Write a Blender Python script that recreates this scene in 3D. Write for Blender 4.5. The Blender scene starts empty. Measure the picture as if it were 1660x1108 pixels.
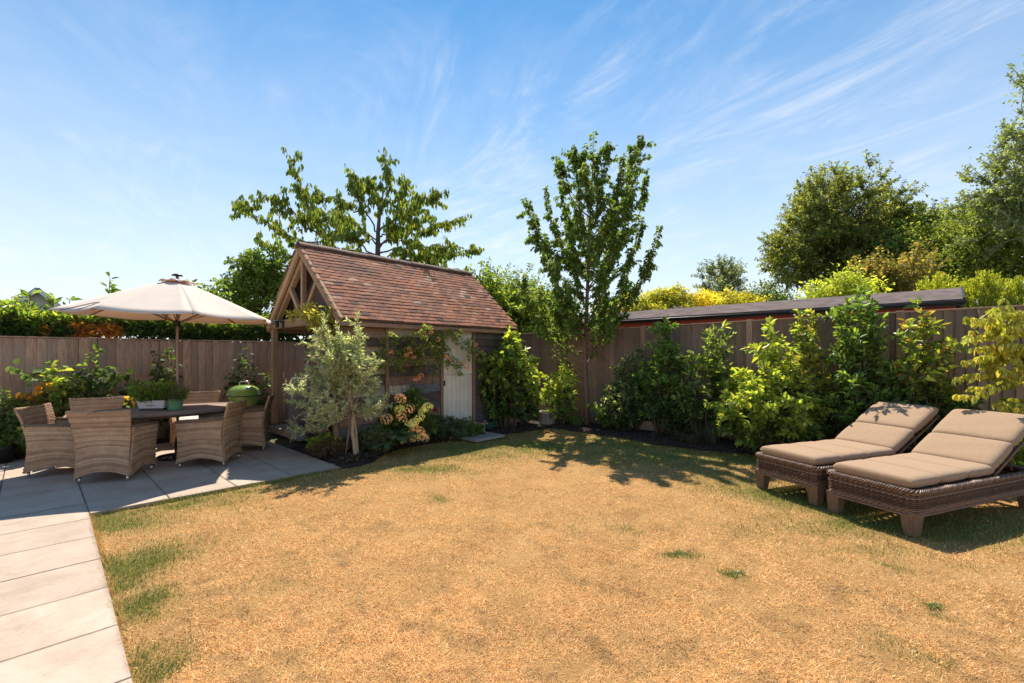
import bpy, math, random
import numpy as np
from mathutils import Vector, Matrix

R = math.radians
SC = bpy.context.scene
COL = SC.collection
RNG = np.random.default_rng(7)
random.seed(7)

# ------------------------------------------------------------------ camera, sky, sun, exposure
FPX, HZ, CAMH = 738.0, 576.0, 1.55          # focal length and horizon in photo pixels, eye height
cam = bpy.data.cameras.new('camera')
cam.sensor_width = 36.0
cam.lens = FPX / 1660 * 36
cam.shift_y = (HZ - 554) / 1660
cam.clip_start, cam.clip_end = 0.05, 2000
camo = bpy.data.objects.new('camera', cam)
camo.location = (0, 0, CAMH)
camo.rotation_euler = (R(90), 0, 0)
COL.objects.link(camo)
SC.camera = camo

SUN_EL, SUN_AZ = R(56), R(-6)                # azimuth measured from +Y towards +X
SUND = Vector((math.sin(SUN_AZ) * math.cos(SUN_EL), math.cos(SUN_AZ) * math.cos(SUN_EL), math.sin(SUN_EL)))
world = bpy.data.worlds.new('World')
SC.world = world
world.use_nodes = True
wt = world.node_tree
wt.nodes.clear()


def wn(t, **kw):
    n = wt.nodes.new(t)
    for k, v in kw.items():
        setattr(n, k, v)
    return n


sky = wn('ShaderNodeTexSky', sky_type='NISHITA', sun_disc=False, sun_elevation=SUN_EL, sun_rotation=SUN_AZ % (2 * math.pi),
         altitude=0, air_density=1.0, dust_density=0.0, ozone_density=3.5)
tc = wn('ShaderNodeTexCoord')
sep = wn('ShaderNodeSeparateXYZ')
wt.links.new(tc.outputs['Generated'], sep.inputs[0])
# thin cirrus: the view direction is laid on a high flat layer and stretched along the wind


def wmath(op, a, b=None, c=None, clamp=False):
    n = wn('ShaderNodeMath', operation=op, use_clamp=clamp)
    for i, s in enumerate((a, b, c)):
        if s is None:
            continue
        if isinstance(s, (int, float)):
            n.inputs[i].default_value = s
        else:
            wt.links.new(s, n.inputs[i])
    return n.outputs[0]


zz = wmath('MAXIMUM', sep.outputs['Z'], 0.02)
zz = wmath('ADD', zz, 0.10)
px = wmath('DIVIDE', sep.outputs['X'], zz)
py = wmath('DIVIDE', sep.outputs['Y'], zz)
cmb = wn('ShaderNodeCombineXYZ')
wt.links.new(px, cmb.inputs[0])
wt.links.new(py, cmb.inputs[1])


def cirrus(scale, rot, stretch, lo, hi, seed, detail=7, dist=1.4):
    mp = wn('ShaderNodeMapping', vector_type='TEXTURE')
    mp.inputs['Location'].default_value = (seed, seed * .7, seed)
    mp.inputs['Rotation'].default_value = (0, 0, R(rot))
    mp.inputs['Scale'].default_value = (stretch * scale, scale, 1)
    wt.links.new(cmb.outputs[0], mp.inputs[0])
    no = wn('ShaderNodeTexNoise')
    no.inputs['Scale'].default_value = 1
    no.inputs['Detail'].default_value = detail
    no.inputs['Roughness'].default_value = .66
    no.inputs['Distortion'].default_value = dist
    wt.links.new(mp.outputs[0], no.inputs['Vector'])
    mr = wn('ShaderNodeMapRange', interpolation_type='SMOOTHSTEP')
    mr.inputs['From Min'].default_value = lo
    mr.inputs['From Max'].default_value = hi
    wt.links.new(no.outputs[0], mr.inputs[0])
    return mr.outputs[0]


fine = cirrus(0.42, 122, 2.6, .40, .84, 21.7, 10, 3.4)
broad = cirrus(1.5, 96, 1.6, .40, .66, 33.3, 4, .8)
veil = cirrus(.9, 100, 1.6, .38, .80, 5.2, 8, 2.0)
cl = wmath('MULTIPLY', fine, broad)
cl = wmath('MULTIPLY', cl, .50)
cl = wmath('MULTIPLY_ADD', veil, .13, cl)
hz = wmath('SUBTRACT', 1.0, wmath('MULTIPLY', sep.outputs['Z'], 1.42), clamp=True)   # the low air is milky
hz = wmath('POWER', hz, 1.4)
inv = wmath('MULTIPLY', wmath('SUBTRACT', 1.0, wmath('MULTIPLY', hz, .95)), wmath('SUBTRACT', 1.0, cl))
cl = wmath('SUBTRACT', 1.0, inv, clamp=True)
mixc = wn('ShaderNodeMixRGB', blend_type='MIX')
tint = wn('ShaderNodeMixRGB', blend_type='MULTIPLY')
tint.inputs[0].default_value = 1
SKYTINT = (.13, .42, .50, 1)
tint.inputs[2].default_value = SKYTINT
wt.links.new(sky.outputs[0], tint.inputs[1])
wt.links.new(cl, mixc.inputs[0])
wt.links.new(tint.outputs[0], mixc.inputs[1])
CLOUDC = (3.4, 3.35, 3.38, 1)
mixc.inputs[2].default_value = CLOUDC
bg = wn('ShaderNodeBackground')
bg.inputs['Strength'].default_value = 0.15
wo = wn('ShaderNodeOutputWorld')
wt.links.new(mixc.outputs[0], bg.inputs[0])
wt.links.new(bg.outputs[0], wo.inputs[0])

sl = bpy.data.lights.new('sun', 'SUN')
sl.energy = 3.5
sl.angle = R(.53)
sl.color = (1.0, .915, .79)
so = bpy.data.objects.new('sun', sl)
so.rotation_euler = SUND.to_track_quat('Z', 'Y').to_euler()
so.location = SUND * 60
COL.objects.link(so)

SC.view_settings.view_transform = 'Standard'
SC.view_settings.look = 'None'
SC.view_settings.exposure = 1.12
SC.view_settings.gamma = 1.0
SC.view_settings.use_curve_mapping = False
SC.render.engine = 'CYCLES'
SC.render.filter_size = 1.1
try:
    SC.cycles.max_bounces = 6
    SC.cycles.use_adaptive_sampling = False
    SC.cycles.sampling_pattern = 'BLUE_NOISE'
    SC.cycles.transparent_max_bounces = 6
    SC.cycles.use_denoising = True
    SC.cycles.denoiser = 'OPENIMAGEDENOISE'
    SC.cycles.denoising_prefilter = 'NONE'
    SC.cycles.sample_clamp_indirect = 6
except Exception:
    pass

# ------------------------------------------------------------------ garden axes
TH = R(46.5)                                  # b runs away to the right, a runs away to the left
CB, SB = math.cos(TH), math.sin(TH)


def G(b, a, z=0.0):
    return Vector((b * CB - a * SB, b * SB + a * CB, z))


def toab(X, Y):
    return X * CB + Y * SB, -X * SB + Y * CB      # b, a


def gp(u, v, z=0.0):
    """ground point seen at photo pixel (u, v)"""
    Y = (CAMH - z) * FPX / (v - HZ)
    return Vector(((u - 830) / FPX * Y, Y, z))


def zat(v, Y):
    return CAMH + (HZ - v) / FPX * Y


def at(u, v, Y):
    return Vector(((u - 830) / FPX * Y, Y, zat(v, Y)))


# ------------------------------------------------------------------ materials
class NB:
    def __init__(s, name):
        s.m = bpy.data.materials.new(name)
        s.m.use_nodes = True
        s.t = s.m.node_tree
        s.t.nodes.clear()
        s.out = s.n('ShaderNodeOutputMaterial')

    def n(s, t, props=None, **inp):
        nd = s.t.nodes.new(t)
        for k, v in (props or {}).items():
            setattr(nd, k, v)
        for k, v in inp.items():
            s.set(nd, k.replace('_', ' '), v)
        return nd

    def set(s, nd, key, v):
        i = nd.inputs[key]
        if hasattr(v, 'is_output'):
            s.t.links.new(v, i)
        else:
            if isinstance(v, tuple) and len(v) == 3 and i.type == 'RGBA':
                v = (*v, 1)
            i.default_value = v

    def math(s, op, a, b=0.0, clamp=False):
        nd = s.n('ShaderNodeMath', dict(operation=op, use_clamp=clamp))
        s.set(nd, 0, a)
        s.set(nd, 1, b)
        return nd.outputs[0]

    def mix(s, f, a, b, mode='MIX'):
        nd = s.n('ShaderNodeMixRGB', dict(blend_type=mode))
        s.set(nd, 0, f)
        s.set(nd, 1, a)
        s.set(nd, 2, b)
        return nd.outputs[0]

    def ramp(s, f, stops, interp='LINEAR'):
        nd = s.n('ShaderNodeValToRGB')
        cr = nd.color_ramp
        cr.interpolation = interp
        while len(cr.elements) < len(stops):
            cr.elements.new(.5)
        for e, (p, c) in zip(cr.elements, stops):
            e.position = p
            e.color = (*c, 1) if isinstance(c, tuple) else (c, c, c, 1)
        s.set(nd, 0, f)
        return nd.outputs[0]

    def noise(s, vec, scale, detail=4, rough=.55, dist=0.0):
        nd = s.n('ShaderNodeTexNoise', None, Scale=scale, Detail=float(detail), Roughness=rough, Distortion=dist)
        if vec is not None:
            s.set(nd, 'Vector', vec)
        return nd.outputs[0]

    def coords(s, kind='Object', scale=(1, 1, 1), jitter=True):
        c = s.n('ShaderNodeTexCoord').outputs[kind]
        if jitter:
            oi = s.n('ShaderNodeObjectInfo').outputs['Random']
            ad = s.n('ShaderNodeVectorMath', dict(operation='ADD'))
            s.set(ad, 0, c)
            cx = s.n('ShaderNodeCombineXYZ', None, X=s.math('MULTIPLY', oi, 37.0), Y=s.math('MULTIPLY', oi, 91.0), Z=s.math('MULTIPLY', oi, 53.0))
            s.set(ad, 1, cx.outputs[0])
            c = ad.outputs[0]
        mp = s.n('ShaderNodeMapping', None, Vector=c, Scale=scale)
        return mp.outputs[0]

    def rand(s):
        """one value per piece, whether the piece is an object or an island of a joined mesh"""
        oi = s.n('ShaderNodeObjectInfo').outputs['Random']
        gi = s.n('ShaderNodeNewGeometry').outputs['Random Per Island']
        return s.math('FRACT', s.math('ADD', oi, gi))

    def done(s, color, rough=.6, bump=None, strength=.3, dist=.01, metal=0.0, spec=.4, extra=None):
        p = s.n('ShaderNodeBsdfPrincipled', None, Metallic=metal)
        s.set(p, 'Base Color', color)
        s.set(p, 'Roughness', rough)
        s.set(p, 'Specular IOR Level', spec)
        for k, v in (extra or {}).items():
            s.set(p, k, v)
        if bump is not None:
            b = s.n('ShaderNodeBump', None, Strength=strength, Distance=dist, Height=bump)
            s.set(p, 'Normal', b.outputs[0])
        s.t.links.new(p.outputs[0], s.out.inputs[0])
        s.p = p
        return s.m


M = {}


def plain(name, c, rough=.5, metal=0.0, spec=.4, var=.18, scale=14, bump=.15, coat=0.0):
    b = NB(name)
    v = b.coords()
    n = b.noise(v, scale, 5)
    n2 = b.noise(v, scale * 6, 3)
    k = b.math('ADD', 1 - var, b.math('MULTIPLY', n, 2 * var))
    col = b.mix(1.0, c, k, 'MULTIPLY')
    r = b.math('ADD', rough - .08, b.math('MULTIPLY', n2, .16))
    M[name] = b.done(col, r, n2, bump, .004, metal, spec, {'Coat Weight': coat} if coat else None)
    return M[name]


def wood(name, c1, c2, c3, stretch, rough=.75, objvar=.5, knots=True, bump=.5, spec=.25, stain=None, weather=False):
    """weathered timber: grain drawn out along the board, knots, each board its own shade"""
    b = NB(name)
    v = b.coords('Object', stretch)
    g = b.noise(v, 9, 8, .65, .6)
    g2 = b.noise(v, 40, 4, .6)
    big = b.noise(b.coords('Object'), 2.2, 3)
    col = b.ramp(g, [(.30, c1), (.52, c2), (.72, c3)])
    r = b.rand()
    val = b.math('ADD', 1 - objvar * .5, b.math('MULTIPLY', r, objvar))
    col = b.mix(1.0, col, val, 'MULTIPLY')
    col = b.mix(b.math('MULTIPLY', g2, .35), col, c1, 'MIX')
    if knots:
        vo = b.n('ShaderNodeTexVoronoi', None, Vector=b.coords('Object', tuple(.35 + .65 * x for x in stretch)), Scale=5.0)
        kn = b.ramp(vo.outputs['Distance'], [(.06, 1.0), (.20, 0.0)])
        kn = b.math('MULTIPLY', kn, b.ramp(b.noise(b.coords('Object'), 6, 2), [(.5, 0.0), (.6, 1.0)]))
        col = b.mix(b.math('MULTIPLY', kn, .8), col, tuple(x * .35 for x in c1))
    if stain:
        col = b.mix(b.ramp(big, [(.45, 0.0), (.68, .75)]), col, stain)
    if weather:      # rain-darkened board tops, green algae and splash near the ground, run marks
        zc = b.n('ShaderNodeSeparateXYZ', None, Vector=b.n('ShaderNodeTexCoord').outputs['Object']).outputs[2]
        run = b.noise(b.coords('Object', (16, 16, 1.1)), 3.0, 5, .6)
        zr = b.math('ADD', zc, b.math('MULTIPLY', b.math('SUBTRACT', run, .5), .9))
        low = b.ramp(zr, [(.05, .65), (.42, 0.0)])
        col = b.mix(low, col, (.085, .085, .05))
        top = b.ramp(b.math('MULTIPLY', zr, .5), [(.82, 0.0), (1.0, .4)])
        col = b.mix(top, col, tuple(x * .55 for x in c1))
    h = b.math('ADD', g, b.math('MULTIPLY', g2, .5))
    M[name] = b.done(col, rough, h, bump, .004, 0, spec)
    return M[name]


def leafmat(name, rough=.42, trans=.38, spec=.45, glow=(1.9, 1.75, .75), pale=(.36, .42, .24), kp=.25):
    b = NB(name)
    at_ = b.n('ShaderNodeAttribute', dict(attribute_name='col')).outputs['Color']
    gi = b.n('ShaderNodeNewGeometry')
    k = b.math('ADD', .95, b.math('MULTIPLY', gi.outputs['Random Per Island'], .65))
    col = b.mix(1.0, at_, k, 'MULTIPLY')
    under = b.mix(kp, col, pale)
    col2 = b.mix(gi.outputs['Backfacing'], col, under)
    p = b.n('ShaderNodeBsdfPrincipled', None, Roughness=rough)
    b.set(p, 'Base Color', col2)
    b.set(p, 'Specular IOR Level', spec)
    tr = b.n('ShaderNodeBsdfTranslucent')
    b.set(tr, 'Color', b.mix(1.0, col, glow, 'MULTIPLY'))
    mx = b.n('ShaderNodeMixShader')
    mx.inputs[0].default_value = trans
    b.t.links.new(p.outputs[0], mx.inputs[1])
    b.t.links.new(tr.outputs[0], mx.inputs[2])
    b.t.links.new(mx.outputs[0], b.out.inputs[0])
    M[name] = b.m
    return b.m


leafmat('leaf_glossy', .38, .48, .45)
leafmat('leaf_soft', .55, .48, .3)
leafmat('leaf_silver', .5, .38, .3, (1.5, 1.45, 1.0), (.58, .58, .46), .6)
leafmat('leaf_far', .6, .48, .2)
leafmat('petal', .6, .45, .2)
leafmat('grass_blade', .7, .22, .15, (1.35, 1.2, .95), (.50, .38, .22), .1)

wood('fence_wood', (.28, .155, .10), (.63, .395, .275), (.76, .51, .37), (12, 12, .7), objvar=.65, stain=(.44, .33, .26), weather=True)
wood('fence_wood_old', (.19, .11, .072), (.37, .235, .165), (.48, .33, .245), (12, 12, .7), objvar=.7, stain=(.25, .20, .16), weather=True)
wood('post_wood', (.27, .155, .10), (.44, .27, .18), (.52, .35, .25), (12, 12, .8), objvar=.3)
wood('oak_beam', (.26, .15, .08), (.44, .28, .155), (.54, .37, .22), (1.0, 12, 12), objvar=.25, bump=.6)
wood('oak_post', (.24, .14, .08), (.40, .25, .145), (.50, .34, .21), (12, 12, 1.0), objvar=.25, bump=.6)
wood('dark_board', (.06, .045, .036), (.14, .105, .085), (.24, .185, .15), (1.0, 12, 12), objvar=.4)
wood('board_brown', (.13, .075, .05), (.33, .205, .14), (.50, .35, .245), (.9, 12, 12), objvar=.5)
wood('board_tan', (.20, .125, .075), (.50, .35, .22), (.66, .50, .34), (.8, 8, 8), objvar=.3, stain=(.22, .17, .13))
wood('board_slate', (.05, .053, .053), (.14, .15, .155), (.34, .345, .33), (.9, 12, 12), objvar=.6, stain=(.13, .085, .06))
wood('board_white', (.20, .15, .10), (.72, .62, .47), (.88, .81, .68), (.8, 7, 7), objvar=.25, stain=(.17, .21, .15))
wood('board_green', (.07, .12, .09), (.15, .20, .15), (.26, .29, .23), (.9, 12, 12), objvar=.3, stain=(.30, .25, .19))
wood('door_paint', (.66, .56, .42), (.84, .76, .63), (.87, .81, .70), (12, 12, .7), objvar=.1, knots=False, bump=.4, stain=(.66, .58, .47))
wood('table_wood', (.20, .135, .10), (.32, .225, .175), (.42, .31, .25), (1.0, 9, 9), objvar=.35, rough=.65)
wood('leg_wood', (.12, .072, .042), (.21, .135, .085), (.28, .195, .13), (10, 10, 1), objvar=.3)
wood('bark', (.07, .05, .035), (.15, .11, .08), (.25, .19, .14), (8, 8, 2), objvar=.2, knots=False, bump=.9)
wood('bark_red', (.13, .07, .05), (.24, .14, .10), (.33, .21, .16), (5, 5, 9), objvar=.2, knots=False, bump=.7)
wood('bark_pale', (.30, .21, .13), (.46, .34, .22), (.56, .44, .30), (8, 8, 2), objvar=.2, knots=False, bump=.7)
wood('bark_white', (.25, .22, .19), (.5, .46, .41), (.62, .58, .53), (6, 6, 9), objvar=.2, knots=False, bump=.5)


def stone_mat(name, c1, c2, c3, scale=3, rough=.75, bump=.25, objvar=.14, spec=.3, edge=False):
    b = NB(name)
    v = b.coords()
    n1 = b.noise(v, scale, 5, .6, .5)
    n2 = b.noise(v, scale * 14, 5, .6)
    n3 = b.noise(v, 90, 2)
    col = b.ramp(b.math('ADD', b.math('MULTIPLY', n1, .7), b.math('MULTIPLY', n2, .3)), [(.34, c1), (.5, c2), (.66, c3)])
    val = b.math('ADD', 1 - objvar * .5, b.math('MULTIPLY', b.rand(), objvar))
    col = b.mix(1.0, col, val, 'MULTIPLY')
    st = b.ramp(b.noise(v, 5.5, 3, .7, 1.0), [(.62, 0.0), (.75, .35)])
    col = b.mix(st, col, tuple(x * .72 for x in c1))
    if edge:         # dirt gathers along the joints, rust and leaf stains
        gc = b.n('ShaderNodeSeparateXYZ', None, Vector=b.n('ShaderNodeTexCoord').outputs['Generated'])
        ex = b.math('ABSOLUTE', b.math('SUBTRACT', gc.outputs[0], .5))
        ey = b.math('ABSOLUTE', b.math('SUBTRACT', gc.outputs[1], .5))
        em = b.math('ADD', b.math('MAXIMUM', ex, ey), b.math('MULTIPLY', b.math('SUBTRACT', b.noise(v, 7, 6, .7), .5), .10))
        col = b.mix(b.ramp(em, [(.47, 0.0), (.515, .55)]), col, tuple(x * .45 for x in c1))
        sp2 = b.ramp(b.noise(v, 38, 3, .6), [(.70, 0.0), (.76, .5)])
        col = b.mix(sp2, col, (.16, .11, .07))
        sp3 = b.ramp(b.noise(v, 2.4, 6, .72, 1.5), [(.55, 0.0), (.72, .35)])
        col = b.mix(sp3, col, (.30, .20, .13))
    M[name] = b.done(col, b.math('ADD', rough - .1, b.math('MULTIPLY', n2, .2)), b.math('ADD', n2, b.math('MULTIPLY', n3, .4)), bump, .004, 0, spec)


stone_mat('ridge_clay', (.09, .058, .045), (.16, .095, .068), (.25, .15, .10), 12)
stone_mat('paving', (.40, .295, .22), (.475, .365, .28), (.54, .425, .335), edge=True)
stone_mat('concrete', (.28, .235, .20), (.37, .32, .27), (.46, .40, .35), 4)
stone_mat('pot_stone', (.26, .22, .17), (.36, .31, .25), (.44, .39, .33), 9)
stone_mat('terracotta', (.20, .085, .05), (.29, .13, .075), (.36, .18, .11), 9)
stone_mat('felt_roof', (.11, .085, .08), (.17, .135, .125), (.23, .19, .175), 4, 1.0, .8, spec=.03)
stone_mat('cream_render', (.5, .47, .42), (.56, .53, .48), (.6, .57, .52), 2)


def tile_mat():
    b = NB('roof_tile')
    v = b.coords()
    r = b.rand()
    base = b.ramp(r, [(0.0, (.070, .045, .042)), (.05, (.19, .085, .058)), (.30, (.30, .115, .065)), (.55, (.39, .155, .082)), (.75, (.34, .13, .070)), (.88, (.33, .165, .105)), (.96, (.44, .23, .14)), (1.0, (.50, .34, .25))])
    n = b.noise(v, 16, 5, .65)
    n2 = b.noise(v, 70, 4, .6)
    ps = b.n('ShaderNodeNewGeometry').outputs['Position']
    grime = b.ramp(b.noise(ps, 2.1, 7, .72, .8), [(.44, 0.0), (.64, .7)])
    base = b.mix(grime, base, (.12, .072, .055))
    col = b.mix(b.ramp(n, [(.46, 0.0), (.75, .5)]), base, (.13, .075, .06))
    col = b.mix(b.ramp(b.noise(v, 34, 3), [(.64, 0.0), (.76, .35)]), col, (.42, .33, .25))
    M['roof_tile'] = b.done(col, .82, b.math('ADD', n, n2), .5, .006, 0, .1)


tile_mat()


def weave_mat(name, c1, c2, c3, row, col_, rough=.55):
    """flat woven strand, drawn in the piece's own uv in metres"""
    b = NB(name)
    uv = b.n('ShaderNodeUVMap').outputs[0]
    sp = b.n('ShaderNodeSeparateXYZ', None, Vector=uv)
    rv = b.math('DIVIDE', sp.outputs[1], row)
    ru = b.math('DIVIDE', sp.outputs[0], col_)
    par = b.math('MODULO', b.math('FLOOR', rv), 2.0)
    over = b.math('MULTIPLY', b.math('ADD', b.math('SINE', b.math('MULTIPLY', b.math('ADD', ru, par), math.pi)), 1.0), .5)
    across = b.math('ABSOLUTE', b.math('SINE', b.math('MULTIPLY', rv, math.pi)))
    h = b.math('MULTIPLY', b.math('POWER', across, .5), b.math('ADD', .45, b.math('MULTIPLY', over, .55)))
    rowid = b.n('ShaderNodeTexWhiteNoise', dict(noise_dimensions='1D'), W=b.math('FLOOR', rv)).outputs[0]
    n = b.noise(b.coords('Object'), 7, 5, .6)
    streak = b.noise(b.n('ShaderNodeMapping', None, Vector=uv, Scale=(9, 120, 1)).outputs[0], 1, 3)
    c = b.ramp(b.math('ADD', b.math('MULTIPLY', rowid, .16), b.math('MULTIPLY', b.math('ADD', n, streak), .42)), [(.25, c1), (.5, c2), (.75, c3)])
    gap = b.ramp(h, [(.12, 1.0), (.42, 0.0)])
    c = b.mix(b.math('MULTIPLY', gap, .75), c, tuple(x * .28 for x in c1))
    M[name] = b.done(c, rough, h, .9, .006, 0, .35)


weave_mat('rattan', (.28, .15, .082), (.48, .29, .168), (.68, .46, .29), .015, .030)


def strand_mat():
    b = NB('brown_strand')
    v = b.coords('Object', jitter=False)
    n = b.noise(v, 26, 4)
    n2 = b.noise(v, 140, 3)
    r = b.n('ShaderNodeNewGeometry').outputs['Random Per Island']
    c = b.ramp(b.math('ADD', b.math('MULTIPLY', r, .6), b.math('MULTIPLY', n, .4)), [(.2, (.065, .032, .020)), (.5, (.135, .075, .048)), (.8, (.27, .17, .12))])
    M['brown_strand'] = b.done(c, .42, n2, .4, .002, 0, .5)


strand_mat()


def tan_strand():
    b = NB('tan_strand')
    v = b.coords('Object', jitter=True)
    n = b.noise(v, 9, 5, .6)
    n2 = b.noise(v, 120, 3)
    r = b.n('ShaderNodeNewGeometry').outputs['Random Per Island']
    c = b.ramp(b.math('ADD', b.math('MULTIPLY', r, .45), b.math('MULTIPLY', n, .55)), [(.22, (.27, .15, .085)), (.5, (.47, .29, .17)), (.8, (.66, .46, .30))])
    M['tan_strand'] = b.done(c, .5, n2, .4, .002, 0, .4)


tan_strand()


def fabric(name, c, rough=.9, weave=900, var=.12):
    b = NB(name)
    v = b.coords()
    w = b.n('ShaderNodeTexNoise', None, Vector=v, Scale=float(weave), Detail=2.0).outputs[0]
    f = b.noise(v, 3.0, 4, .6)
    cr = b.noise(v, 11, 4, .6, .8)
    k = b.math('ADD', 1 - var, b.math('MULTIPLY', b.math('ADD', f, b.math('MULTIPLY', w, .6)), var * 1.4))
    M[name] = b.done(b.mix(1.0, c, k, 'MULTIPLY'), rough, b.math('ADD', b.math('MULTIPLY', cr, .8), b.math('MULTIPLY', w, .3)), .5, .016, 0, .15,
                     {'Sheen Weight': .15})


fabric('cushion_cloth', (.40, .262, .160), var=.05)
fabric('seat_cloth', (.70, .62, .56))


def canopy_mat():
    b = NB('canopy_cloth')
    v = b.coords()
    f = b.noise(v, 2.2, 4, .6)
    w = b.noise(v, 700, 2)
    k = b.math('ADD', .86, b.math('MULTIPLY', b.math('ADD', f, b.math('MULTIPLY', w, .5)), .18))
    c = b.mix(1.0, (.84, .74, .645), k, 'MULTIPLY')
    d = b.n('ShaderNodeBsdfDiffuse', None, Color=c)
    t = b.n('ShaderNodeBsdfTranslucent', None, Color=b.mix(1.0, c, (1.0, .72, .55), 'MULTIPLY'))
    bp = b.n('ShaderNodeBump', None, Strength=.3, Distance=.02, Height=b.noise(v, 5, 3))
    b.set(d, 'Normal', bp.outputs[0])
    mx = b.n('ShaderNodeMixShader')
    mx.inputs[0].default_value = .22
    b.t.links.new(d.outputs[0], mx.inputs[1])
    b.t.links.new(t.outputs[0], mx.inputs[2])
    b.t.links.new(mx.outputs[0], b.out.inputs[0])
    M['canopy_cloth'] = b.m


canopy_mat()
plain('pole_metal', (.34, .23, .17), .45, .3)
plain('dark_metal', (.035, .034, .035), .45, .5)
plain('grey_metal', (.30, .30, .30), .38, .8)
plain('bright_metal', (.62, .60, .56), .3, .9)
plain('green_enamel', (.25, .37, .07), .22, 0, .5, .05, 5, .02, .6)
plain('green_glaze', (.16, .33, .17), .28, 0, .5, .12, 8, .05, .4)
plain('white_ceramic', (.66, .58, .53), .45, 0, .5, .1, 9)
plain('brown_ceramic', (.10, .055, .045), .45)
plain('black_paint', (.018, .017, .017), .4)
plain('red_boards', (.42, .08, .04), .7)
plain('grey_cover', (.22, .19, .175), .6)
plain('house_roof', (.12, .08, .07), .8)
plain('white_paint', (.75, .74, .72), .5, var=.06)
plain('green_plastic', (.05, .16, .10), .4)


def soil_mat():
    b = NB('bark_mulch')
    v = b.coords('Object', jitter=False)
    vo = b.n('ShaderNodeTexVoronoi', None, Vector=b.n('ShaderNodeMapping', None, Vector=v, Scale=(1, 1.7, 1)).outputs[0], Scale=34.0)
    n = b.noise(v, 9, 6, .65)
    c = b.ramp(vo.outputs['Color'], [(.2, (.030, .020, .015)), (.55, (.062, .042, .032)), (.85, (.13, .095, .075))])
    c = b.mix(b.ramp(n, [(.4, 0.0), (.7, .6)]), c, (.05, .033, .022))
    M['bark_mulch'] = b.done(c, .9, b.math('ADD', vo.outputs['Distance'], n), 1.0, .03, 0, .2)


soil_mat()


def lawn_mat():
    b = NB('dry_turf')
    v = b.coords('Object', jitter=False)
    g = b.n('ShaderNodeAttribute', dict(attribute_name='green')).outputs['Fac']
    n1 = b.noise(v, 2.1, 5, .6, .4)
    n2 = b.noise(v, 26, 6, .7)
    n3 = b.noise(v, 110, 4, .7)
    straw = b.ramp(b.math('ADD', b.math('MULTIPLY', n1, .35), b.math('MULTIPLY', b.math('ADD', n2, n3), .33)),
                   [(.26, (.13, .062, .025)), (.38, (.31, .16, .058)), (.52, (.46, .265, .10)), (.70, (.56, .355, .155))])
    grn = b.ramp(n3, [(.3, (.07, .085, .02)), (.6, (.17, .20, .04)), (.8, (.28, .26, .07))])
    f = b.math('MULTIPLY', g, b.ramp(n2, [(.3, .35), (.65, 1.0)]))
    c = b.mix(f, straw, grn)
    M['dry_turf'] = b.done(c, .9, b.math('ADD', n2, n3), .8, .02, 0, .12)


lawn_mat()
b = NB('meadow')
M['meadow'] = b.done(b.ramp(b.noise(b.coords('Object', jitter=False), .6, 6), [(.3, (.05, .06, .025)), (.6, (.10, .10, .04)), (.8, (.18, .14, .07))]), .95)


# ------------------------------------------------------------------ mesh helpers
def tag(o, label=None, cat=None, group=None, kind=None):
    if label:
        o['label'] = label
    if cat:
        o['category'] = cat
    if group:
        o['group'] = group
    if kind:
        o['kind'] = kind
    return o


def empty(name, loc=(0, 0, 0), rz=0.0, label=None, cat=None, group=None, kind=None):
    o = bpy.data.objects.new(name, None)
    o.location = loc
    o.rotation_euler = (0, 0, rz)
    o.empty_display_size = .2
    COL.objects.link(o)
    return tag(o, label, cat, group, kind)


def link(name, me, parent=None, loc=None, rot=None, kind=None):
    o = bpy.data.objects.new(name, me)
    COL.objects.link(o)
    if parent is not None:
        o.parent = parent
    if loc is not None:
        o.location = loc
    if rot is not None:
        o.rotation_euler = rot
    if kind:
        o['kind'] = kind
    return o


def np_mesh(name, V, F, mat, col=None, smooth=False, fattr=None):
    """V (n,3); F (m,k) of one size, or a list of such arrays"""
    Fs = [f for f in (F if isinstance(F, list) else [F]) if len(f)]
    me = bpy.data.meshes.new(name)
    V = np.asarray(V, dtype=np.float32)
    me.vertices.add(len(V))
    me.vertices.foreach_set('co', V.ravel())
    flat = np.concatenate([np.asarray(f, dtype=np.int32).ravel() for f in Fs])
    cnt = np.concatenate([np.full(len(f), np.asarray(f).shape[1], dtype=np.int32) for f in Fs])
    st = np.concatenate([[0], np.cumsum(cnt)[:-1]]).astype(np.int32)
    me.loops.add(len(flat))
    me.loops.foreach_set('vertex_index', flat)
    me.polygons.add(len(cnt))
    me.polygons.foreach_set('loop_start', st)
    try:
        me.polygons.foreach_set('loop_total', cnt)
    except Exception:
        pass
    if smooth:
        me.polygons.foreach_set('use_smooth', np.ones(len(cnt), dtype=bool))
    if col is not None:
        a = me.attributes.new('col', 'FLOAT_COLOR', 'POINT')
        c4 = np.ones((len(V), 4), dtype=np.float32)
        c4[:, :3] = col
        a.data.foreach_set('color', c4.ravel())
    if fattr is not None:
        a = me.attributes.new(fattr[0], 'FLOAT', 'POINT')
        a.data.foreach_set('value', np.asarray(fattr[1], dtype=np.float32))
    me.materials.append(mat)
    me.update(calc_edges=True)
    me.validate()
    return me


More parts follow.
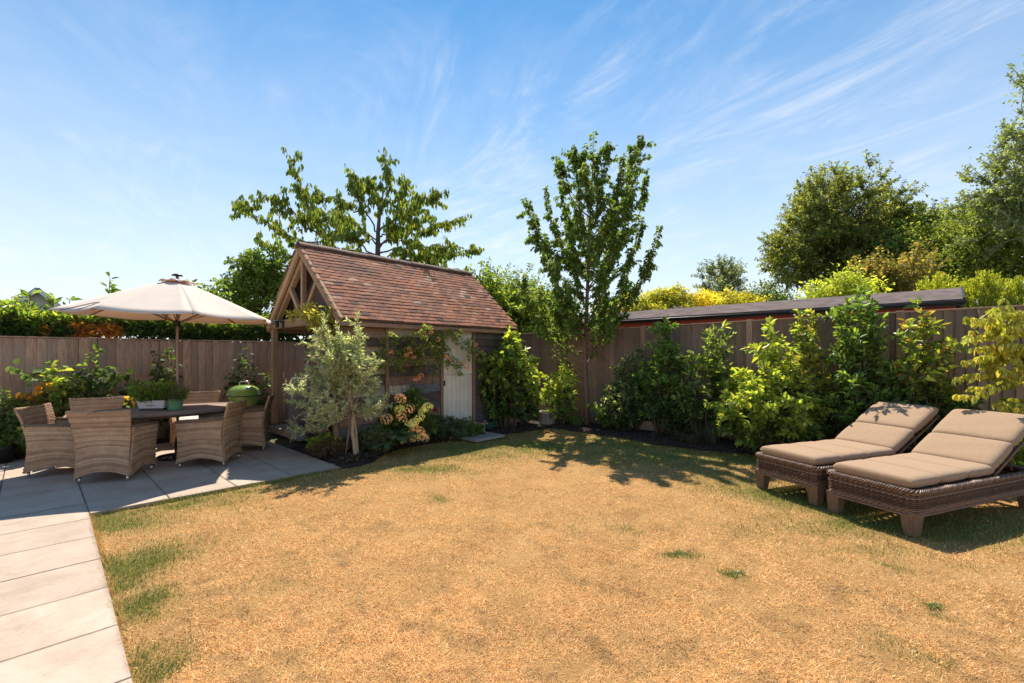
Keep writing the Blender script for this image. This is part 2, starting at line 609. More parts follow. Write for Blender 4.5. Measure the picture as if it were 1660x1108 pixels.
class MB:
    def __init__(s):
        s.v, s.f, s.uv = [], [], []
        s.smooth = []

    def add(s, vs, fs, uvs=None, smooth=False):
        o = len(s.v)
        s.v += [tuple(p) for p in vs]
        for i, f in enumerate(fs):
            s.f.append(tuple(o + k for k in f))
            s.uv.append(uvs[i] if uvs else None)
            s.smooth.append(smooth)
        return s

    def box(s, c, d, rot=None, ch=0.0):
        """box of size d about c; ch chamfers every edge"""
        hx, hy, hz = (x / 2 for x in d)
        if ch <= 0:
            vs = [Vector((x, y, z)) for x in (-hx, hx) for y in (-hy, hy) for z in (-hz, hz)]
            fs = [(0, 1, 3, 2), (4, 6, 7, 5), (0, 4, 5, 1), (2, 3, 7, 6), (0, 2, 6, 4), (1, 5, 7, 3)]
        else:
            vs, ix = [], {}
            for sx in (-1, 1):
                for sy in (-1, 1):
                    for sz in (-1, 1):
                        for ax in range(3):
                            p = [sx * hx, sy * hy, sz * hz]
                            for k in range(3):
                                if k != ax:
                                    p[k] -= (sx, sy, sz)[k] * ch
                            ix[(sx, sy, sz, ax)] = len(vs)
                            vs.append(Vector(p))
            fs = []
            q = [(-1, -1), (1, -1), (1, 1), (-1, 1)]

            def key(ax, sg, e, ax2):
                k = [0, 0, 0]
                o = [i for i in range(3) if i != ax]
                k[ax] = sg
                k[o[0]], k[o[1]] = e
                return ix[(*k, ax2)]
            for ax in range(3):
                for sg in (-1, 1):
                    f = [key(ax, sg, e, ax) for e in q]
                    if (sg < 0) != (ax == 1):
                        f = f[::-1]
                    fs.append(tuple(f))
            for ax in range(3):      # edge strips along ax
                o = [i for i in range(3) if i != ax]
                for s0 in (-1, 1):
                    for s1 in (-1, 1):
                        def kk(sa, ax2):
                            k = [0, 0, 0]
                            k[ax] = sa
                            k[o[0]], k[o[1]] = s0, s1
                            return ix[(*k, ax2)]
                        f = [kk(-1, o[0]), kk(1, o[0]), kk(1, o[1]), kk(-1, o[1])]
                        if (s0 * s1 > 0) == (ax != 1):
                            pass
                        else:
                            f = f[::-1]
                        fs.append(tuple(f))
            for sx in (-1, 1):
                for sy in (-1, 1):
                    for sz in (-1, 1):
                        f = [ix[(sx, sy, sz, k)] for k in range(3)]
                        if sx * sy * sz < 0:
                            f = f[::-1]
                        fs.append(tuple(f))
        c = Vector(c)
        if rot is not None:
            vs = [rot @ p for p in vs]
        return s.add([p + c for p in vs], fs)

    def beam(s, p0, p1, w, h, up=(0, 0, 1), ch=.006):
        """rectangular timber from p0 to p1; w across, h along up"""
        p0, p1 = Vector(p0), Vector(p1)
        d = (p1 - p0)
        L = d.length
        x = d.normalized()
        y = Vector(up).cross(x).normalized()
        z = x.cross(y)
        rot = Matrix((x, y, z)).transposed()
        return s.box((p0 + p1) / 2, (L, w, h), rot, ch)

    def tube(s, pts, r, sides=8, cap=True, smooth=True):
        pts = [Vector(p) for p in pts]
        rs = r if isinstance(r, (list, tuple)) else [r] * len(pts)
        vs, fs = [], []
        prev = None
        for i, p in enumerate(pts):
            t = (pts[min(i + 1, len(pts) - 1)] - pts[max(i - 1, 0)])
            t = t.normalized() if t.length > 1e-9 else Vector((0, 0, 1))
            if prev is None:
                a = t.orthogonal().normalized()
            else:
                a = (prev - t * prev.dot(t))
                a = a.normalized() if a.length > 1e-6 else t.orthogonal().normalized()
            prev = a
            bb = t.cross(a)
            for k in range(sides):
                an = 2 * math.pi * k / sides
                vs.append(p + (a * math.cos(an) + bb * math.sin(an)) * rs[i])
        for i in range(len(pts) - 1):
            for k in range(sides):
                k2 = (k + 1) % sides
                fs.append((i * sides + k, i * sides + k2, (i + 1) * sides + k2, (i + 1) * sides + k))
        s.add(vs, fs, smooth=smooth)
        if cap:
            n = len(pts)
            o = len(s.v) - len(vs)
            s.f.append(tuple(o + k for k in range(sides))[::-1]); s.uv.append(None); s.smooth.append(False)
            s.f.append(tuple(o + (n - 1) * sides + k for k in range(sides))); s.uv.append(None); s.smooth.append(False)
        return s

    def lathe(s, prof, seg=24, c=(0, 0, 0), squash=1.0):
        vs, fs = [], []
        for r, z in prof:
            for k in range(seg):
                an = 2 * math.pi * k / seg
                vs.append((c[0] + r * math.cos(an), c[1] + r * squash * math.sin(an), c[2] + z))
        for i in range(len(prof) - 1):
            for k in range(seg):
                k2 = (k + 1) % seg
                fs.append((i * seg + k, i * seg + k2, (i + 1) * seg + k2, (i + 1) * seg + k))
        return s.add(vs, fs, smooth=True)

    def shell(s, P, th, uvP=None, smooth=True):
        """grid of points P[i][j], given thickness; uv in metres"""
        P = np.asarray(P, dtype=float)
        m, n = P.shape[:2]
        du = np.gradient(P, axis=0)
        dv = np.gradient(P, axis=1)
        N = np.cross(du, dv)
        N /= np.linalg.norm(N, axis=2, keepdims=True) + 1e-12
        U = np.zeros((m, n, 2))
        U[1:, :, 0] = np.cumsum(np.linalg.norm(np.diff(P, axis=0), axis=2), axis=0)
        U[:, 1:, 1] = np.cumsum(np.linalg.norm(np.diff(P, axis=1), axis=2), axis=1)
        if uvP is not None:
            U = uvP
        A, B = P + N * th / 2, P - N * th / 2
        o = len(s.v)
        s.v += [tuple(p) for p in A.reshape(-1, 3)] + [tuple(p) for p in B.reshape(-1, 3)]
        k = m * n

        def id_(i, j, b_):
            return o + i * n + j + (k if b_ else 0)

        def q(a):
            s.f.append(tuple(id_(*t) for t in a))
            s.uv.append([tuple(U[t[0], t[1]]) for t in a])
            s.smooth.append(smooth)
        for i in range(m - 1):
            for j in range(n - 1):
                q([(i, j, 0), (i + 1, j, 0), (i + 1, j + 1, 0), (i, j + 1, 0)])
                q([(i, j, 1), (i, j + 1, 1), (i + 1, j + 1, 1), (i + 1, j, 1)])
        for i in range(m - 1):
            q([(i, 0, 0), (i, 0, 1), (i + 1, 0, 1), (i + 1, 0, 0)])
            q([(i, n - 1, 0), (i + 1, n - 1, 0), (i + 1, n - 1, 1), (i, n - 1, 1)])
        for j in range(n - 1):
            q([(0, j, 0), (0, j + 1, 0), (0, j + 1, 1), (0, j, 1)])
            q([(m - 1, j, 0), (m - 1, j, 1), (m - 1, j + 1, 1), (m - 1, j + 1, 0)])
        return s

    def mesh(s, name, mat):
        me = bpy.data.meshes.new(name)
        me.from_pydata(s.v, [], s.f)
        me.polygons.foreach_set('use_smooth', np.array(s.smooth, dtype=bool))
        if any(u is not None for u in s.uv):
            lay = me.uv_layers.new(name='UVMap')
            buf = []
            for f, u in zip(s.f, s.uv):
                buf += [c for p in (u or [(0, 0)] * len(f)) for c in p]
            lay.data.foreach_set('uv', np.array(buf, dtype=np.float32))
        me.materials.append(mat)
        me.update()
        return me

    def obj(s, name, mat, parent=None, loc=None, rot=None, kind=None):
        return link(name, s.mesh(name, M[mat] if isinstance(mat, str) else mat), parent, loc, rot, kind)


def copy_tree(o, parent=None):
    c = o.copy()
    COL.objects.link(c)
    if parent is not None:
        c.parent = parent
    for ch in [x for x in KIDS.get(o.name, [])]:
        copy_tree(ch, c)
    return c


KIDS = {}


def index_kids(o):
    KIDS.clear()
    for x in bpy.data.objects:
        if x.parent is not None:
            KIDS.setdefault(x.parent.name, []).append(x)


# ------------------------------------------------------------------ plants
LEAF4 = np.array([(0, 0, 0), (.42, .5, .14), (1, 0, -.10), (.42, -.5, .14)], dtype=np.float32)
LEAF6 = np.array([(0, 0, 0), (.26, .42, .12), (.64, .42, .08), (1, 0, -.14), (.64, -.42, .08), (.26, -.42, .12)], dtype=np.float32)
F4 = np.array([(0, 2, 1), (0, 3, 2)])
F6 = np.array([(0, 3, 2, 1), (0, 5, 4, 3)])


def unit(a):
    return a / (np.linalg.norm(a, axis=-1, keepdims=True) + 1e-9)


def rnd(n):
    return unit(RNG.normal(size=(n, 3)))


def pal(n, cols, spread=.16):
    cols = np.array(cols, dtype=np.float32)
    i = RNG.integers(0, len(cols), n)
    k = RNG.random((n, 1)) * .5
    j = RNG.integers(0, len(cols), n)
    c = cols[i] * (1 - k) + cols[j] * k
    return c * (1 + spread * RNG.normal(size=(n, 1))).clip(.5, 1.6)


class Plant:
    def __init__(s):
        s.wood = MB()
        s.L = []

    def leaves(s, P, D, N, L, W, C):
        n = len(P)
        s.L.append((np.asarray(P, dtype=np.float32), unit(D).astype(np.float32), np.asarray(N, dtype=np.float32),
                    np.broadcast_to(np.asarray(L, dtype=np.float32), (n,)).copy(), np.broadcast_to(np.asarray(W, dtype=np.float32), (n,)).copy(),
                    np.asarray(C, dtype=np.float32)))

    def path(s, p0, p1, bow=(0, 0, 0), wob=.03, n=8):
        p0, p1 = np.array(p0, float), np.array(p1, float)
        L = np.linalg.norm(p1 - p0)
        t = np.linspace(0, 1, n)[:, None]
        w = RNG.normal(size=(n, 3)) * wob * L
        w[0] = 0
        w = np.cumsum(w, axis=0) * .45
        return p0 + (p1 - p0) * t + np.array(bow) * (4 * t * (1 - t)) + w * (1 - t * .3)

    def limb(s, pts, r0, r1, sides=5):
        n = len(pts)
        s.wood.tube([tuple(p) for p in pts], [r0 + (r1 - r0) * (i / (n - 1)) for i in range(n)], sides)

    def dress(s, pts, per_m, L, cols, W=.5, t0=.2, t1=1.0, out=.9, fwd=.5, droop=.3, up=.7, off=.02, lvar=.25, whorl=0):
        """leaves along a shoot"""
        seg = np.linalg.norm(np.diff(pts, axis=0), axis=1)
        cum = np.concatenate([[0], np.cumsum(seg)])
        n = max(3, int(per_m * cum[-1] * (t1 - t0)))
        q = (t0 + (t1 - t0) * np.sort(RNG.random(n))) * cum[-1]
        if whorl:
            q = np.round(q / whorl) * whorl
            q = q.clip(0, cum[-1])
        i = np.clip(np.searchsorted(cum, q) - 1, 0, len(seg) - 1)
        f = ((q - cum[i]) / (seg[i] + 1e-9))[:, None]
        P = pts[i] * (1 - f) + pts[i + 1] * f
        T = unit(pts[i + 1] - pts[i])
        rad = rnd(n)
        rad = unit(rad - T * (rad * T).sum(1, keepdims=True))
        D = rad * out + T * fwd + np.array([0, 0, -droop]) + rnd(n) * .18
        N = np.array([0, 0, up]) + rnd(n) * .55 + rad * .2
        LL = L * (1 + lvar * RNG.normal(size=n)).clip(.5, 1.6)
        s.leaves(P + rad * off, D, N, LL, LL * W, pal(n, cols))

    def foliage_mesh(s, name, mat, shape=6):
        P, D, N, L, W, C = (np.concatenate(x) for x in zip(*s.L))
        S = unit(np.cross(N, D))
        N = np.cross(D, S)
        T, F = (LEAF6, F6) if shape == 6 else (LEAF4, F4)
        k = len(T)
        curl = (1 + .8 * RNG.normal(size=(len(P), 1, 1)))
        V = (P[:, None] + D[:, None] * (T[None, :, :1] * L[:, None, None]) + S[:, None] * (T[None, :, 1:2] * W[:, None, None])
             + N[:, None] * (T[None, :, 2:] * L[:, None, None] * curl * .9))
        FF = (np.arange(len(P))[:, None, None] * k + F[None]).reshape(-1, F.shape[1])
        return np_mesh(name, V.reshape(-1, 3), FF, M[mat], np.repeat(C, k, axis=0))

    def build(s, root, leaf='leaf_soft', bark='bark', shape=6, stem='stem', crown='foliage'):
        o = root.location
        inv = np.array(o)
        if s.wood.v:
            w = s.wood
            w.v = [(x - o.x, y - o.y, z - o.z) for x, y, z in w.v]
            w.obj(stem, bark, root)
        if s.L:
            s.L = [(P - inv, D, N, L, W, C) for P, D, N, L, W, C in s.L]
            link(crown, s.foliage_mesh(crown, leaf, shape), root, kind='stuff')


def plant_root(name, p, label, cat, group=None):
    return empty(name, p, 0, label, cat, group)


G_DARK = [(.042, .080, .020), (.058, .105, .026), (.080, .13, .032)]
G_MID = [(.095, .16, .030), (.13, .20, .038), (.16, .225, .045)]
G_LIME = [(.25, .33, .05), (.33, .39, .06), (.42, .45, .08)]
G_YEL = [(.33, .32, .045), (.40, .36, .05), (.27, .29, .045)]
G_OLIVE = [(.34, .38, .19), (.45, .48, .27), (.56, .56, .40), (.38, .46, .16)]


def shrub(name, p, h, rx, ry, label, cat='shrub', stems=14, L=.07, W=.5, low=G_DARK, high=G_LIME, leaf='leaf_glossy', per_m=95,
          twigs=7, tw=.30, droop=.2, base=.22, z0=.25, group=None, lean=(0, 0), spike=.0, shape=6, whorl=0, bark='bark', out=.9, t_low=.1, young=.62):
    """many stems from one foot; young pale leaves towards the tips, old dark ones inside"""
    p = Vector(p)
    root = plant_root(name, p, label, cat, group)
    pl = Plant()
    for i in range(stems):
        an = 2 * math.pi * (i + RNG.random()) / stems
        ro = math.sqrt(RNG.random()) * 1.0
        hh = h * (z0 + (1 - z0) * (1 - ro ** 2.4) * (.45 + .55 * RNG.random()) + spike * RNG.random() * (1 - ro))
        hh = min(hh, h * 1.02)
        if i == 0:
            ro, hh = .15, h
        end = np.array([p.x + lean[0] * hh + rx * ro * math.cos(an), p.y + lean[1] * hh + ry * ro * math.sin(an), p.z + hh])
        st = np.array([p.x + rx * base * ro * math.cos(an), p.y + ry * base * ro * math.sin(an), p.z + .0])
        ph = pl.path(st, end, (rx * .12 * ro * math.cos(an), ry * .12 * ro * math.sin(an), 0), .03, 9)
        pl.limb(ph, .011 + .004 * h, .003, 5)
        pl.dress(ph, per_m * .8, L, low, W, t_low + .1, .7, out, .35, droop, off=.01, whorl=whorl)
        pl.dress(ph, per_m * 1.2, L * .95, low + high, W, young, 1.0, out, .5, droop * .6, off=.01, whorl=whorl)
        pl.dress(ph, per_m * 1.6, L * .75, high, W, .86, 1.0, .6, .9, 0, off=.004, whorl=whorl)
        for k in range(twigs):
            t = t_low + .08 + (.88 - t_low) * RNG.random()
            q = ph[int(t * 8)] * (1 - (t * 8) % 1) + ph[min(8, int(t * 8) + 1)] * ((t * 8) % 1)
            d = rnd(1)[0]
            d[2] = abs(d[2]) * .6 + .15
            outw = np.array([math.cos(an) * rx, math.sin(an) * ry, 0]) * .5
            d = unit(d + outw)
            ln = tw * (.5 + .8 * RNG.random()) * (.7 + .4 * h / 2)
            pt = pl.path(q, q + d * ln, (0, 0, .05 * ln), .04, 5)
            pl.limb(pt, .004, .0015, 4)
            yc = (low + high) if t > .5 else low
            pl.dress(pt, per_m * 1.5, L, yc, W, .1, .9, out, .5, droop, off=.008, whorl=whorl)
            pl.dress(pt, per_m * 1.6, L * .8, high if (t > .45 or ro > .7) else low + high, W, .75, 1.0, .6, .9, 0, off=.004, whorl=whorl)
    pl.build(root, leaf, bark, shape)
    return root


def far_tree(name, p, crown, cols, label, n_clump=90, per=220, L=.22, W=.6, rc=.9, bark='bark', leaf='leaf_far', trunk_r=.25, group=None,
             cat='tree', limbs=True, fork=.3, shell=.55, twig=0.0, flat=0.0):
    """crown: list of (centre, radii) lobes; leaf clumps sit in their outer shells, limbs run out to the clumps"""
    p = Vector(p)
    root = plant_root(name, p, label, cat, group)
    pl = Plant()
    vol = np.array([r[0] * r[1] * r[2] for c, r in crown]) ** .67
    zs = min(c[2] - r[2] for c, r in crown)
    top = max(c[2] + r[2] for c, r in crown)
    fk = np.array([p.x, p.y, p.z + (top - p.z) * fork])
    tr = pl.path((p.x, p.y, p.z - .1), fk, (0, 0, 0), .01, 6)
    pl.limb(tr, trunk_r, trunk_r * .7, 8)
    mains = []
    for c, r in crown:
        c = np.array(c, float)
        r = np.array(r, float)
        m = pl.path(fk, c + np.array([0, 0, r[2] * .35]), (0, 0, 0), .03, 7)
        pl.limb(m, trunk_r * .55, trunk_r * .10, 6)
        mains.append(m)
    for li, (c, r) in enumerate(crown):
        c, r = np.array(c, float), np.array(r, float)
        k = max(3, int(n_clump * vol[li] / vol.sum()))
        d = rnd(k)
        rad = shell + (1 - shell) * RNG.random((k, 1)) ** .6
        lump = 1 + .14 * np.sin(d[:, :1] * 5 + li) * np.sin(d[:, 1:2] * 4 + 2) + .10 * RNG.normal(size=(k, 1))
        cc = c + d * r * rad * lump
        for q, dd, ra in zip(cc, d, rad[:, 0]):
            if limbs:
                m = mains[li]
                j = RNG.integers(2, len(m))
                br = pl.path(m[j], q, (0, 0, .1), .05, 5)
                pl.limb(br, trunk_r * .12, .012, 4)
            cnt = int(per * (.6 + .8 * RNG.random()))
            rr = rc * (.65 + .6 * RNG.random())
            g = RNG.normal(size=(cnt, 3)) * rr * .45
            g[:, 2] *= (1 - flat)
            if twig > 0:      # loose shoots that break the outline
                nt_ = 4
                for _ in range(nt_):
                    e = unit(dd + rnd(1)[0] * .8 + np.array([0, 0, .5]))
                    tp = pl.path(q, q + e * rr * twig * (1 + RNG.random()), (0, 0, 0), .05, 5)
                    pl.limb(tp, .02, .006, 4)
                    pl.dress(tp, 26 / L * .22, L, cols, W, .1, 1, .9, .5, .2)
            P = q + g
            D = unit(g + rnd(cnt) * .8 * rr + np.array([0, 0, -.25 * rr]))
            N = np.array([0, 0, .8]) + rnd(cnt) * .7 + dd * .4
            LL = L * (1 + .3 * RNG.normal(size=cnt)).clip(.4, 1.7)
            cl = pal(cnt, cols, .14) * (1 + .22 * RNG.normal())
            pl.leaves(P, D, N, LL, LL * W, cl.clip(.004, .6))
    pl.build(root, leaf, bark, 4, 'trunk', 'crown')
    return root


# ================================================================== SETTING: ground, lawn, beds, paving
gm = MB()
gm.add([(-400, -400, -.06), (400, -400, -.06), (400, 400, -.06), (-400, 400, -.06)], [(0, 1, 2, 3)])
tag(gm.obj('ground', 'meadow'), kind='structure')

GREEN = [  # photo u, v, spread u, spread v, strength: where the turf has stayed green
    (205, 838, 55, 11, 1.2), (290, 812, 70, 8, .95), (370, 795, 60, 5, .8), (440, 780, 60, 6, .6), (222, 905, 45, 22, 1.1), (232, 975, 30, 24, 1.1), (215, 935, 22, 14, 1.0), (250, 1065, 30, 30, .9),
    (520, 772, 60, 8, .3), (680, 762, 60, 7, .75), (770, 728, 90, 9, 1.0), (860, 722, 70, 8, .9), (720, 745, 60, 5, .6), (800, 705, 90, 7, .5), (900, 695, 40, 3, .6),
    (1000, 716, 80, 8, .95), (1090, 742, 90, 9, .9), (1200, 742, 70, 9, 1.2), (1130, 728, 90, 5, .8), (960, 735, 60, 8, .5), (1180, 775, 60, 16, .6), (1260, 795, 70, 14, 1.0),
    (1330, 815, 60, 14, 1.0), (1420, 850, 60, 18, .9), (1560, 850, 120, 22, .9), (1430, 905, 60, 10, .4), (1290, 855, 70, 16, .42), (1400, 870, 60, 12, .5),
    (1102, 898, 12, 5, .9), (1197, 930, 10, 5, 1.0), (1040, 865, 12, 4, .4), (1465, 935, 20, 6, .6), (700, 815, 16, 4, .6), (1512, 982, 12, 5, .5), (960, 860, 10, 3, .4),
    (1450, 1070, 30, 14, .25),
]


def vnoise(x, y, s):
    x, y = x * s, y * s
    xi, yi = np.floor(x).astype(np.int64), np.floor(y).astype(np.int64)
    xf, yf = x - xi, y - yi
    xf, yf = xf * xf * (3 - 2 * xf), yf * yf * (3 - 2 * yf)

    def h(i, j):
        n = (i * 374761393 + j * 668265263) & 0x7fffffff
        n = ((n ^ (n >> 13)) * 1274126177) & 0x7fffffff
        return ((n ^ (n >> 16)) & 0xffff) / 65535.0
    return (h(xi, yi) * (1 - xf) + h(xi + 1, yi) * xf) * (1 - yf) + (h(xi, yi + 1) * (1 - xf) + h(xi + 1, yi + 1) * xf) * yf


def fbm(x, y, s, o=4):
    t = 0
    for k in range(o):
        t = t + vnoise(x + 13.7 * k, y - 7.1 * k, s * 2 ** k) * .5 ** (k + 1)
    return t / (1 - .5 ** o)


GB = []
for u, v, su, sv, st in GREEN:
    c = gp(u, v)
    c1, c2 = gp(u, v - sv), gp(u, v + sv)
    GB.append((c.x, c.y, su / FPX * c.y, max(.05, (c1.y - c2.y) / 2), st))


def green_mask(X, Y):
    wx = X + (fbm(X, Y, 2.2) - .5) * .6
    wy = Y + (fbm(X + 40, Y, 2.2) - .5) * .6
    g = np.zeros_like(X)
    for cx, cy, sx, sy, st in GB:
        g = np.maximum(g, st * np.exp(-.5 * (((wx - cx) / sx) ** 2 + ((wy - cy) / sy) ** 2)))
    n = fbm(X, Y, 5.0)
    g = g * (.35 + 1.3 * n) + (fbm(X + 90, Y + 5, 1.2) > .68) * .10 * n
    return g.clip(0, 1.2)


def ground_z(X, Y):
    return (fbm(X, Y, .9) - .5) * .035 + (fbm(X, Y, 6) - .5) * .014 - .012


BED = [(-4, 7.75), (1.0, 7.7), (2.2, 7.72), (2.9, 7.52), (3.6, 7.5), (4.2, 7.62), (5.0, 7.55), (5.6, 7.58), (6.0, 7.62)]      # (a, b) along the right bed
BACK = [(2.85, 5.95), (3.15, 5.90), (3.42, 5.98), (3.60, 6.18), (3.85, 6.42), (4.3, 6.55), (4.9, 6.56), (5.5, 6.46), (6.1, 6.45), (6.6, 6.30), (7.1, 6.15), (7.62, 6.0)]  # (b, a)


def in_lawn(b_, a_):
    e = np.interp(a_, [x[0] for x in BED], [x[1] for x in BED])
    back = np.interp(b_, [x[0] for x in BACK], [x[1] for x in BACK])
    back = np.where(b_ < 2.9, 5.985, back)
    return (b_ > .385 - .0165 * (5.98 - a_).clip(0, 9)) & (b_ < e) & (a_ < back) & (a_ > -3.5)


st_ = .055
bs = np.arange(.1, 8.2, st_)
as_ = np.arange(-3.6, 7.0, st_)
BBg, AAg = np.meshgrid(bs, as_, indexing='ij')
Xg, Yg = BBg * CB - AAg * SB, BBg * SB + AAg * CB
Zg = ground_z(Xg, Yg)
nb_, na_ = BBg.shape
idx = np.arange(nb_ * na_).reshape(nb_, na_)
Fg = np.stack([idx[:-1, :-1], idx[1:, :-1], idx[1:, 1:], idx[:-1, 1:]], -1).reshape(-1, 4)
lawn = link('lawn', np_mesh('lawn', np.stack([Xg, Yg, Zg], -1).reshape(-1, 3), Fg, M['dry_turf'], smooth=True,
                            fattr=('green', green_mask(Xg, Yg).ravel().clip(0, 1))))
tag(lawn, kind='structure')

# short turf: real blades, mostly bleached straw lying at all angles
NBL = 900000
ang = RNG.random(NBL * 3) * 2 * math.pi
rr = 1.5 * (16.0 / 1.5) ** RNG.random(NBL * 3)          # thins out with distance from the terrace corner the picture is taken from
X, Y = rr * np.sin(ang), rr * np.cos(ang)
sel = (Y > 1.0) & (np.abs(X) < Y * 1.35 + .8)
bb, aa = toab(X, Y)
sel &= in_lawn(bb, aa + (RNG.random(len(aa)) - .5) * .03)
X, Y, rr = X[sel][:NBL], Y[sel][:NBL], rr[sel][:NBL]
n = len(X)
g = green_mask(X, Y)
isg = RNG.random(n) < g * .95
thin = fbm(X, Y, 3.1) * .6 + fbm(X, Y, 11) * .4
keep = isg | (RNG.random(n) < (thin - .22) * 2.4)
X, Y, rr, g, isg = X[keep], Y[keep], rr[keep], g[keep], isg[keep]
n = len(X)
Z = ground_z(X, Y)
yaw = RNG.random(n) * 2 * math.pi
lean = np.where(isg, .35 + .5 * RNG.random(n), .75 + .7 * RNG.random(n))
longb = RNG.random(n) < .12
ln = np.where(isg, .018 + .022 * RNG.random(n), .011 + .017 * RNG.random(n) + longb * .02) * (.9 + .03 * rr)
wd = (.0009 + .0007 * RNG.random(n)) * (.8 + .22 * rr)
D = np.stack([np.cos(yaw) * np.sin(lean), np.sin(yaw) * np.sin(lean), np.cos(lean)], -1)
S = np.stack([-np.sin(yaw), np.cos(yaw), np.zeros(n)], -1)
P = np.stack([X, Y, Z], -1)
V = np.empty((n, 3, 3))
V[:, 0] = P - S * wd[:, None] - D * .002
V[:, 1] = P + S * wd[:, None] - D * .002
V[:, 2] = P + D * ln[:, None]
straw = pal(n, [(.66, .385, .15), (.71, .45, .195), (.52, .275, .095), (.80, .58, .31), (.64, .355, .125), (.68, .405, .16), (.60, .35, .13), (.36, .19, .065)], .12)
patch = fbm(X, Y, 1.6)[:, None]
spot = fbm(X + 31, Y + 17, 7.5, 5)[:, None]
straw = straw * (.84 + .36 * patch) * (1 - .38 * ((spot - .60) / .10).clip(0, 1)) * np.array([1.0, 1.0, 1.0]) * (1 - .16 * (fbm(X + 7, Y, 8)[:, None] > .62))
grn = pal(n, [(.10, .135, .022), (.14, .18, .03), (.18, .21, .04), (.26, .24, .06)], .2)
C = np.where(isg[:, None], grn, straw)
# taller blades flopping over the slab edges
ne = 9000
te = RNG.random(ne)
onp = RNG.random(ne) < .6
ae = np.where(onp, 1.2 + 4.75 * te, 5.975 - .03 * RNG.random(ne))
be = np.where(onp, .385 - .0165 * (5.98 - ae) + .03 * RNG.random(ne), .4 + 2.5 * te)
clump = fbm(be * 2, ae * 2, 3.0)
ke = RNG.random(ne) < (clump - .25) * 1.8
be, ae, onp = be[ke], ae[ke], onp[ke]
ne = len(be)
Xe, Ye = be * CB - ae * SB, be * SB + ae * CB
tow = np.where(onp[:, None], -np.array(G(1, 0))[None], np.array(G(0, 1))[None])
De = unit(tow * (.2 + .9 * RNG.random((ne, 1))) + rnd(ne) * .55 + np.array([0, 0, .75]))
De[:, 2] = np.abs(De[:, 2])
Se = unit(np.cross(De, rnd(ne)))
Pe = np.stack([Xe, Ye, np.full(ne, -.012)], -1)
le = .035 + .045 * RNG.random(ne)
we = .0016 + .0012 * RNG.random(ne)
Ve = np.empty((ne, 3, 3))
Ve[:, 0] = Pe - Se * we[:, None]
Ve[:, 1] = Pe + Se * we[:, None]
Ve[:, 2] = Pe + De * le[:, None]
ge = RNG.random(ne) < .25 + .6 * (~onp)
Ce = np.where(ge[:, None], pal(ne, [(.13, .18, .03), (.18, .22, .045), (.24, .25, .06)]), pal(ne, [(.55, .34, .14), (.66, .46, .22), (.40, .22, .08)]))
V = np.concatenate([V, Ve])
C = np.concatenate([C, Ce])
n = len(V)
tuft = link('grass', np_mesh('grass', V.reshape(-1, 3), np.arange(n * 3).reshape(-1, 3), M['grass_blade'], np.repeat(C, 3, axis=0)))
tag(tuft, 'short sun-bleached straw grass with green patches covering the lawn', 'grass', kind='stuff')


# beds: mulch sheets a little above the turf sheet
def bed(name, pts, cell=.06, z=.015, hump=.05):
    """pts: closed outline in (b, a)"""
    pts = np.array(pts)
    b0, a0 = pts.min(0)
    b1, a1 = pts.max(0)
    B_, A_ = np.meshgrid(np.arange(b0, b1 + cell, cell), np.arange(a0, a1 + cell, cell), indexing='ij')
    wob = (fbm(B_ * 1.0, A_ * 1.0, 4) - .5) * .12
    x, y = B_ + wob, A_ + wob
    ins = np.zeros(B_.shape, bool)
    dist = np.full(B_.shape, 9.0)
    for (x0, y0), (x1, y1) in zip(pts, np.roll(pts, -1, axis=0)):
        c = ((y0 > y) != (y1 > y)) & (x < (x1 - x0) * (y - y0) / (y1 - y0 + 1e-12) + x0)
        ins ^= c
        dx, dy = x1 - x0, y1 - y0
        t = (((x - x0) * dx + (y - y0) * dy) / (dx * dx + dy * dy)).clip(0, 1)
        dist = np.minimum(dist, np.hypot(x - x0 - t * dx, y - y0 - t * dy))
    dist = np.where(ins, dist, -dist)
    X, Y = B_ * CB - A_ * SB, B_ * SB + A_ * CB
    Z = z - .05 + (.05 + hump) * ((dist + .08) / .25).clip(0, 1) + (fbm(X, Y, 14) - .5) * .03 * (dist > 0)
    m, n = B_.shape
    ix = np.arange(m * n).reshape(m, n)
    ok = (dist > -.07)
    okf = ok[:-1, :-1] & ok[1:, :-1] & ok[1:, 1:] & ok[:-1, 1:]
    F = np.stack([ix[:-1, :-1], ix[1:, :-1], ix[1:, 1:], ix[:-1, 1:]], -1)[okf]
    o = link(name, np_mesh(name, np.stack([X, Y, Z], -1).reshape(-1, 3), F, M['bark_mulch'], smooth=True))
    tag(o, kind='structure')
    return o


rb = [(b_, a_) for a_, b_ in BED]
bed('flower_bed', rb + [(7.62, 6.1), (7.5, 7.6), (8.66, 7.9), (8.66, -4)])
bed('flower_bed', [(x, y + .0) for x, y in BACK[:9]] + [(6.15, 6.82), (3.30, 6.82), (3.22, 8.0), (2.95, 8.0), (2.95, 6.3)])
bed('flower_bed', [(6.15, 6.42), (6.6, 6.3), (7.1, 6.15), (7.62, 6.0), (7.75, 7.4), (6.2, 6.82)])
bed('flower_bed', [(-3.0, 9.75), (.4, 9.75), (.9, 9.9), (3.0, 9.95), (3.0, 10.28), (-3.0, 10.28)])
